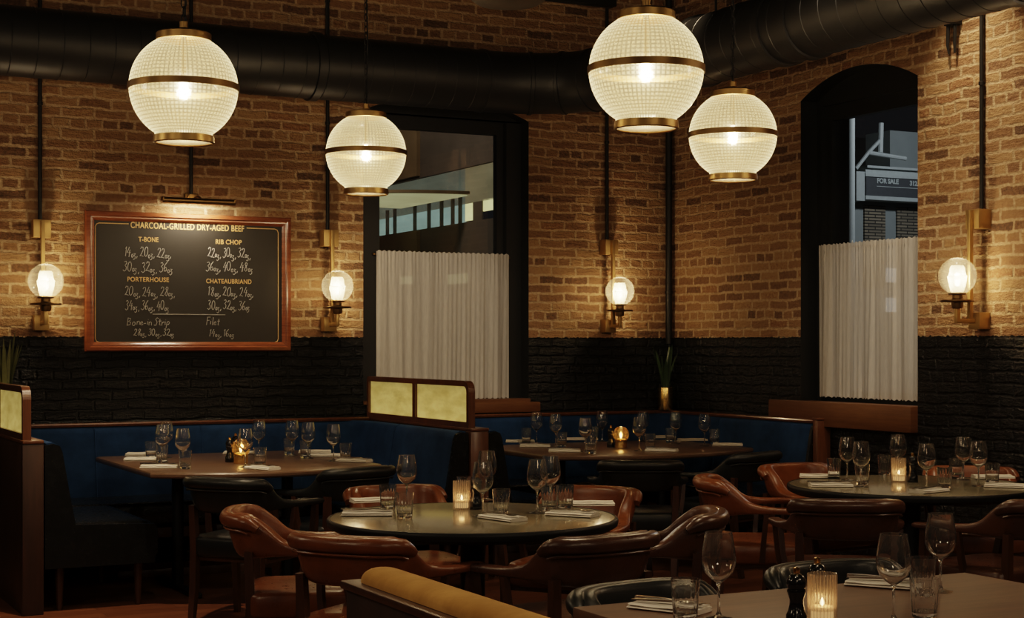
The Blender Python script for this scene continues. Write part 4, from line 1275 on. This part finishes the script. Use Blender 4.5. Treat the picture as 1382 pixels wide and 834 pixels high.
# napkins and cutlery
def napkin_mesh():
    mb = MB(); rnd = random.Random(11)
    for k_, (w, d, z0, z1, ox, oy, ang) in enumerate(((.205, .095, 0, .0075, 0, 0, 0), (.203, .091, .0075, .014, .001, .001, .012), (.198, .045, .014, .018, -.001, .021, -.012))):
        nx = 12; rot = Matrix.Rotation(ang, 4, 'Z'); rings = []
        for i in range(nx+1):
            x = -w/2+w*i/nx; lift = .0008*math.sin(i*.9+k_)
            h = z1-z0
            sec = []
            for j in range(10):
                a = 2*PI*j/10
                sec.append(tuple(rot @ Vector((x+ox, oy+math.copysign(abs(math.cos(a))**.4, math.cos(a))*d/2, (z0+z1)/2+math.copysign(abs(math.sin(a))**.6, math.sin(a))*h/2+lift*(k_ > 0)))))
            rings.append(sec)
        mb.loft(rings)
    return mb
def fork_mesh():
    mb = MB()
    mb.loft([[(x, w, z+h), (x, w, z-h), (x, -w, z-h), (x, -w, z+h)] for x, w, z, h in ((-.1, .008, .003, .0015), (-.06, .007, .004, .002), (0, .0035, .006, .0022), (.04, .0035, .008, .002), (.052, .011, .007, .0012), (.062, .0125, .005, .001))])
    for k_ in range(4):
        y = -.0105+.007*k_
        mb.loft([[(x, y+w, z+.0009), (x, y+w, z-.0009), (x, y-w, z-.0009), (x, y-w, z+.0009)] for x, w, z in ((.062, .0022, .005), (.085, .0018, .004), (.105, .001, .007))])
    return mb
def knife_mesh():
    mb = MB()
    mb.loft([[(x, w, .004+h), (x, w, .004-h), (x, -w2, .004-h), (x, -w2, .004+h)] for x, w, w2, h in ((-.11, .007, .007, .003), (-.06, .0085, .0085, .0035), (-.01, .006, .006, .003), (0, .006, .010, .001), (.05, .006, .011, .0008), (.09, .006, .009, .0006), (.112, .004, -.002, .0004))])
    return mb
# (px, py, camera-frame angle of long axis in degrees, cutlery?)
NAP = {'LB': [(192, 621, 0, 0), (215, 631, 4, 1), (193, 614.5, 0, 0), (354, 633, -40, 1), (425, 611, 4, 0), (441, 616, 4, 0), (478, 623, -25, 1), (324, 612.5, 0, 0)],
       'RB': [(702, 597, 0, 0), (722, 603, 0, 1), (762, 609.5, -4, 1), (778, 594, 0, 0), (892, 591, 5, 0), (934.5, 595, 12, 0), (982, 601.5, -10, 0), (893, 609, -20, 1)],
       'R1': [(496, 695, 0, 1), (505, 677.5, 20, 0), (678, 701, -50, 1), (772, 696, -28, 1), (797, 682, 0, 0)],
       'R2': [(1106, 644.5, -8, 0), (1121, 656.5, 0, 1), (1254, 664, 40, 1), (1340, 645.5, 0, 0), (1358, 657.5, -20, 0)],
       'FG': [(903, 823, -35, 1), (1192, 791, -28, 1)]}
for T in NAP:
    n = len(NAP[T])
    for k_, (px, py, ang, cut) in enumerate(sorted(NAP[T])):
        p = on_z(px, py, TZ+.0008)
        if 'nap' not in PROTO: o = napkin_mesh().build('folded_napkin', 'linen', None, 50); PROTO['nap'] = o
        else: o = PROTO['nap'].copy(); C.objects.link(o)
        rz = math.radians(ang)-YAW
        o.location = p; o.rotation_euler = (0, 0, rz)
        pos = ORD[k_]+' from the left' if n > 2 else ('left one of two' if k_ == 0 else 'right one of two')
        tag(o, 'folded white napkin '+TN[T]+', '+pos, 'napkin', 'folded napkins '+TN[T])
        if cut:
            for nm, bld, dy, da in (('dinner_fork', fork_mesh, -.016, .03), ('table_knife', knife_mesh, .017, .0)):
                if nm not in PROTO: c_ = bld().build(nm, 'steel', None, 40); PROTO[nm] = c_
                else: c_ = PROTO[nm].copy(); C.objects.link(c_)
                c_.location = p+Vector((-math.sin(rz)*dy, math.cos(rz)*dy, .0195)); c_.rotation_euler = (0, 0, rz+da)
                tag(c_, 'steel '+('fork' if 'fork' in nm else 'knife')+' lying on the folded napkin '+TN[T]+', '+pos, 'fork' if 'fork' in nm else 'knife', ('forks ' if 'fork' in nm else 'knives ')+TN[T])

# ================================================================== EXTERIOR
def emis_var(name, col, st):
    m, nt, out = new_mat(name); oc = objco(nt)
    n = noise(nt, mapping(nt, oc, (1, .8, 2.5)), 1.3, 4)
    e = N(nt, 'ShaderNodeEmission')
    L(nt, mixrgb(nt, n.outputs[0], tuple(c*.55 for c in col), tuple(min(1, c*1.35) for c in col)), e.inputs[0]); e.inputs[1].default_value = st
    L(nt, e.outputs[0], out.inputs[0]); m.cycles.emission_sampling = 'NONE'; return m
# office building across the side street, seen through the left window (facade x = 3.2)
FXX = 3.2
ob = thing('office_building', 'grey office block with a lit curved canopy outside the left window', 'building', (FXX, 11, 0))
M['facade'] = simple('facade stone', (.10, .085, .075), .8, var=.3, scale=1.5)
M['facade2'] = simple('facade tan', (.20, .145, .085), .8, var=.3, scale=1.5)
def fz(px, py): 
    p = on_x(px, py, FXX); return p.y-11, p.z
yL, yR = fz(505, 300)[0], fz(672, 300)[0]
MB().box(0, yR-3, 0, .6, yL+5, 3.22, 0).box(0, yR-3, 4.02, .6, yL+5, 9).build('facade_wall', 'facade', ob)
mb = MB(); y567 = fz(567, 320)[0]
mb.box(-.06, y567, 0, 0, yL+4, 3.2).box(-.06, y567, 4.05, 0, yL+4, 6); mb.build('tan_panel', 'facade2', ob)
# glazed band
def band(px0, px1, z0, z1, mat, d=.05, nm='lit_window'):
    a, b = fz(px0, 300)[0], fz(px1, 300)[0]
    MB().box(.02+d, min(a, b), z0, .04+d, max(a, b), z1).build(nm, mat, ob)
teal = emis_var('lit glass teal', (.50, .70, .60), .34); warm = emis_var('lit glass warm', (1, .83, .36), .9); dim = emis_var('lit glass dim', (.42, .45, .34), .16); soff = emis_var('lit soffit', (.95, .80, .40), .34)
band(505, 622, 3.20, 3.50, teal); band(505, 622, 3.50, 4.04, dim)
band(622, 636, 3.25, 3.50, warm); band(646, 690, 3.35, 3.52, warm); band(622, 690, 3.5, 4.04, emis_var('lit wall ochre', (.55, .47, .27), .2))
band(634, 646, 3.2, 3.5, 'facade', .03, 'pier')
for px0_, px1_, py0_, py1_ in ((545, 562, 374, 384), (610, 636, 371, 384)):
    za, zb_ = fz(px0_, py1_)[1], fz(px0_, py0_)[1]
    band(px0_, px1_, za, zb_, soff, -.09)
mb = MB()
for px in (521, 531, 558, 577, 594, 609, 619): 
    y = fz(px, 300)[0]; mb.box(.0, y-.015, 3.2, .05, y+.015, 3.62)
mb.build('mullion', 'facade', ob)
# curved canopy with a lit soffit
yc = fz(584, 280)[0]
mb = MB(); poly = [(-1.7*math.sin(PI*i/24), yc-1.3*math.cos(PI*i/24)) for i in range(25)]
mb.prism(poly, lambda u, v, w: (u, v, w), 3.62, 3.66); mb.build('canopy', 'facade2', ob)
mb = MB(); mb.prism([(u*.93, yc+(v-yc)*.93) for u, v in poly], lambda u, v, w: (u, v, w), 3.60, 3.618); mb.build('canopy_soffit', soff, ob)

# street building with sign, seen through the right window (facade y = 6)
FY = 6.0
sb = thing('street_building', 'pale shop building with brick panels outside the right window', 'building', (7, FY, 0))
M['grey_paint'] = simple('pale grey paint', (.30, .33, .33), .7, var=.15, scale=3)
M['ext_brick'] = None
def ext_brick():
    m, nt, out = new_mat('outside brick'); oc = objco(nt)
    sep = N(nt, 'ShaderNodeSeparateXYZ'); L(nt, oc, sep.inputs[0]); cb = N(nt, 'ShaderNodeCombineXYZ'); L(nt, sep.outputs[0], cb.inputs[0]); L(nt, sep.outputs[2], cb.inputs[1])
    br = N(nt, 'ShaderNodeTexBrick')
    for k_, v in (('Scale', 1), ('Brick Width', .22), ('Row Height', .04), ('Mortar Size', .008)): br.inputs[k_].default_value = v
    br.inputs['Color1'].default_value = (.20, .17, .13, 1); br.inputs['Color2'].default_value = (.32, .27, .2, 1); br.inputs['Mortar'].default_value = (.05, .045, .04, 1)
    L(nt, cb.outputs[0], br.inputs[0]); principled(nt, out, Base_Color=br.outputs[0], Roughness=.9); return m
M['ext_brick'] = ext_brick()
def fx(px, py): 
    p = on_y(px, py, FY); return p.x-7, p.z
x1, zs0 = fx(1150, 268); x2, _ = fx(1245, 270); zst = fx(1150, 226)[1]
MB().box(x1-.3, 0, 0, 6, .5, 3.42).box(x1+.9, .3, 3.4, 6, .8, 4.35).build('shop_wall', 'grey_paint', sb)
mb = MB()
for a, b in ((1165, 1193), (1209, 1238), (1252, 1280)):
    mb.box(fx(a, 300)[0], -.03, 2.2, fx(b, 300)[0], 0, 3.28)
mb.build('brick_panel', 'ext_brick', sb)
cool = emis_var('cool lit glass', (.75, .85, .9), .6)
for py0_, py1_ in ((362, 381), (402, 421)):
    MB().box(fx(1194, 300)[0], -.05, fx(1194, py1_)[1], fx(1206, 300)[0], -.02, fx(1194, py0_)[1]).build('lit_window', cool, sb)
rb_ = thing('rear_building', 'dark building rising behind the for sale sign outside the right window', 'building', (11, 11, 0))
MB().box(-6.5, 0, 0, 6, .4, 5.0).build('facade_wall', 'facade', rb_)
MB().box(-1.6, -.3, 3.4, -.4, 0, 6.2).build('chimney_stack', 'facade', rb_)
sg = thing('sale_sign', 'grey for sale sign board lettered in white outside the right window', 'sign', (7, FY, 0))
sx0, sx1 = fx(1152, 250)[0], x2+1.6
M['sign_grey'] = simple('sign grey', (.075, .078, .085), .6)
M['sign_white'] = simple('sign white', (.46, .50, .50), .6)
MB().box(sx0, -.25, zs0+.02, sx1, -.06, zst-.14).build('sign_panel', 'sign_grey', sg)
mb = MB().box(sx0-.02, -.27, zst-.14, sx1, -.06, zst-.10).box(sx0-.02, -.30, zst-.03, sx1, -.06, zst).box(sx0, -.24, zst-.10, sx1, -.06, zst-.03).box(sx0-.02, -.27, zs0-.03, sx1, -.06, zs0+.02)
mb.build('sign_frame', 'sign_white', sg)
MB().box(sx0-.16, -.25, zs0-.05, sx0-.02, -.06, zst-.08).build('sign_end', 'sign_white', sg)
def sign_text(s, px, py, h):
    cu = bpy.data.curves.new('sign_lettering', 'FONT'); cu.body = s; cu.size = h; cu.extrude = .003; cu.offset = .004
    o_ = bpy.data.objects.new('sign_lettering', cu); C.objects.link(o_)
    x, z = fx(px, py); o_.location = (x, -.256, z); o_.rotation_euler = (PI/2, 0, 0); o_.parent = sg; cu.materials.append(M['sign_white']); meshed(o_)
sign_text('FOR SALE', 1166, 249, .085); sign_text('312.637.84', 1210, 252.5, .085)
MB().box(fx(1166, 253)[0], -.257, fx(1166, 254)[1], sx1, -.25, fx(1166, 254)[1]+.008).build('sign_rule', 'sign_white', sg)
pole = thing('street_pole', 'pale grey steel pole standing outside at the left of the right window', 'pole', (0, 0, 0))
pp = on_y(1147, 200, 4.5)
MB().tube([(pp.x, 4.5, 0), (pp.x, 4.5, 6)], .06, 12).build('pole_shaft', 'sign_white', pole)
am = thing('metal_bracket', 'angled metal lamp bracket above the for sale sign outside', 'bracket', (0, 0, 0))
mb = MB()
def ep(px, py): 
    p = on_y(px, py, 5.6); return (p.x, 5.6, p.z)
mb.tube([ep(1155, 228), ep(1172, 206), ep(1187, 190)], .025, 8).tube([ep(1189, 166), ep(1188, 206)], .035, 8).tube([ep(1172, 206), ep(1222, 214)], .028, 8)
mb.build('bracket_tube', 'sign_white', am)
gs = MB().add([(-30, .5, -.05), (30, .5, -.05), (30, 40, -.05), (-30, 40, -.05)], [(0, 1, 2, 3)]).add([(.45, -20, -.05), (30, -20, -.05), (30, .5, -.05), (.45, .5, -.05)], [(0, 1, 2, 3)]).build('street_ground', 'facade'); struct(gs)

# ================================================================== LIGHT
light('street_fill', 'POINT', (7.0, 2.6, 4.6), 150, (.92, .97, 1), None, .15)  # unseen light added to brighten the sale sign and shop wall
light('street_fill', 'POINT', (.2, 10.0, 5.4), 150, (1, .82, .6), None, .2)  # unseen warm light added to brighten the office facade
light('curtain_backlight', 'AREA', (-1.9, 1.6, 2.0), 10, (1, .85, .6), None, shape='RECTANGLE', size=1.2, size_y=.5).rotation_euler = (math.radians(90), 0, 0)
# unseen spots above the frame; most added to brighten tables, curtains and seats
def spot(loc, tgt, power, ang, blend=.6, col=(1, .77, .51), size=.06):
    o_ = light('unseen_spot', 'SPOT', loc, power, col, None, size, spot_size=math.radians(ang), spot_blend=blend); aim(o_, tgt); return o_
spot((-.50, -3.45, 4.1), (-.02, -3.25, 2.2), 110, 60, .9)
spot((-3.4, -4.6, 4.1), (RC1.x, RC1.y, .75), 95, 45)
spot((-1.6, -4.2, 4.1), (RC2.x, RC2.y, .75), 80, 45)
spot((-3.8, -2.4, 4.1), (-3.9, -1.1, .75), 60, 45)
spot((-1.5, -2.4, 4.1), (-1.2, -1.1, .75), 50, 45)
spot((-4.1, -7.4, 4.1), (-3.9, -7.0, .75), 50, 45)
spot((-5.4, -7.6, 4.1), (-5.25, -7.0, .85), 60, 40)
spot((-3.4, -3.0, 4.1), (-1.95, .1, 1.6), 150, 26, .8, (1, .82, .62))
spot((-2.6, -4.4, 4.1), (.1, -2.3, 1.7), 110, 24, .8, (1, .82, .62))
spot((-4.7, -3.0, 4.1), (-4.6, -1.7, .2), 280, 40, .8)
spot((-4.6, -2.6, 4.1), (-4.8, -.8, .6), 60, 34, .7)
light('fill_light', 'POINT', (-8.2, -6.0, 2.6), 40, (1, .77, .51), None, .25)  # unseen point lights added as warm fill and for reflections
light('fill_light', 'POINT', (-5.6, -9.4, 2.3), 22, (1, .77, .51), None, .22)
light('fill_light', 'POINT', (-1.2, -6.4, 2.5), 26, (1, .77, .51), None, .22)
light('fill_light', 'POINT', (-7.2, -3.4, 2.5), 26, (1, .77, .51), None, .22)
light('fill_light', 'POINT', (-3.6, -9.2, 2.7), 30, (1, .77, .51), None, .25)

w = bpy.data.worlds.new('night'); sc.world = w; w.use_nodes = True
bg = w.node_tree.nodes['Background']; bg.inputs[0].default_value = (.03, .029, .031, 1); bg.inputs[1].default_value = .25

for x_, y_, z_ in ((-8.6, -8.4, 2.5), (-7.6, -11.6, 2.5), (-5.2, -12.0, 2.6), (-2.4, -11.4, 2.5), (-.8, -9.0, 2.5), (-.7, -5.6, 2.9), (-6.6, -6.4, 3.0), (-6.9, -1.4, 2.7), (-4.4, -9.6, 3.1)):  # small unseen points added for glints in the glassware
    light('fill_light', 'POINT', (x_, y_, z_), 7, (1, .77, .51), None, .05)

# ================================================================== RENDER LOOK
sc.view_settings.view_transform = 'Filmic'
sc.view_settings.look = 'Medium High Contrast'
sc.view_settings.exposure = 0.15
cy = sc.cycles
cy.max_bounces = 14; cy.diffuse_bounces = 3; cy.glossy_bounces = 4; cy.transmission_bounces = 12; cy.transparent_max_bounces = 24
cy.sample_clamp_indirect = 12.0; cy.sample_clamp_direct = 0
cy.caustics_reflective = False; cy.caustics_refractive = False
cy.use_denoising = True
cy.use_light_tree = True
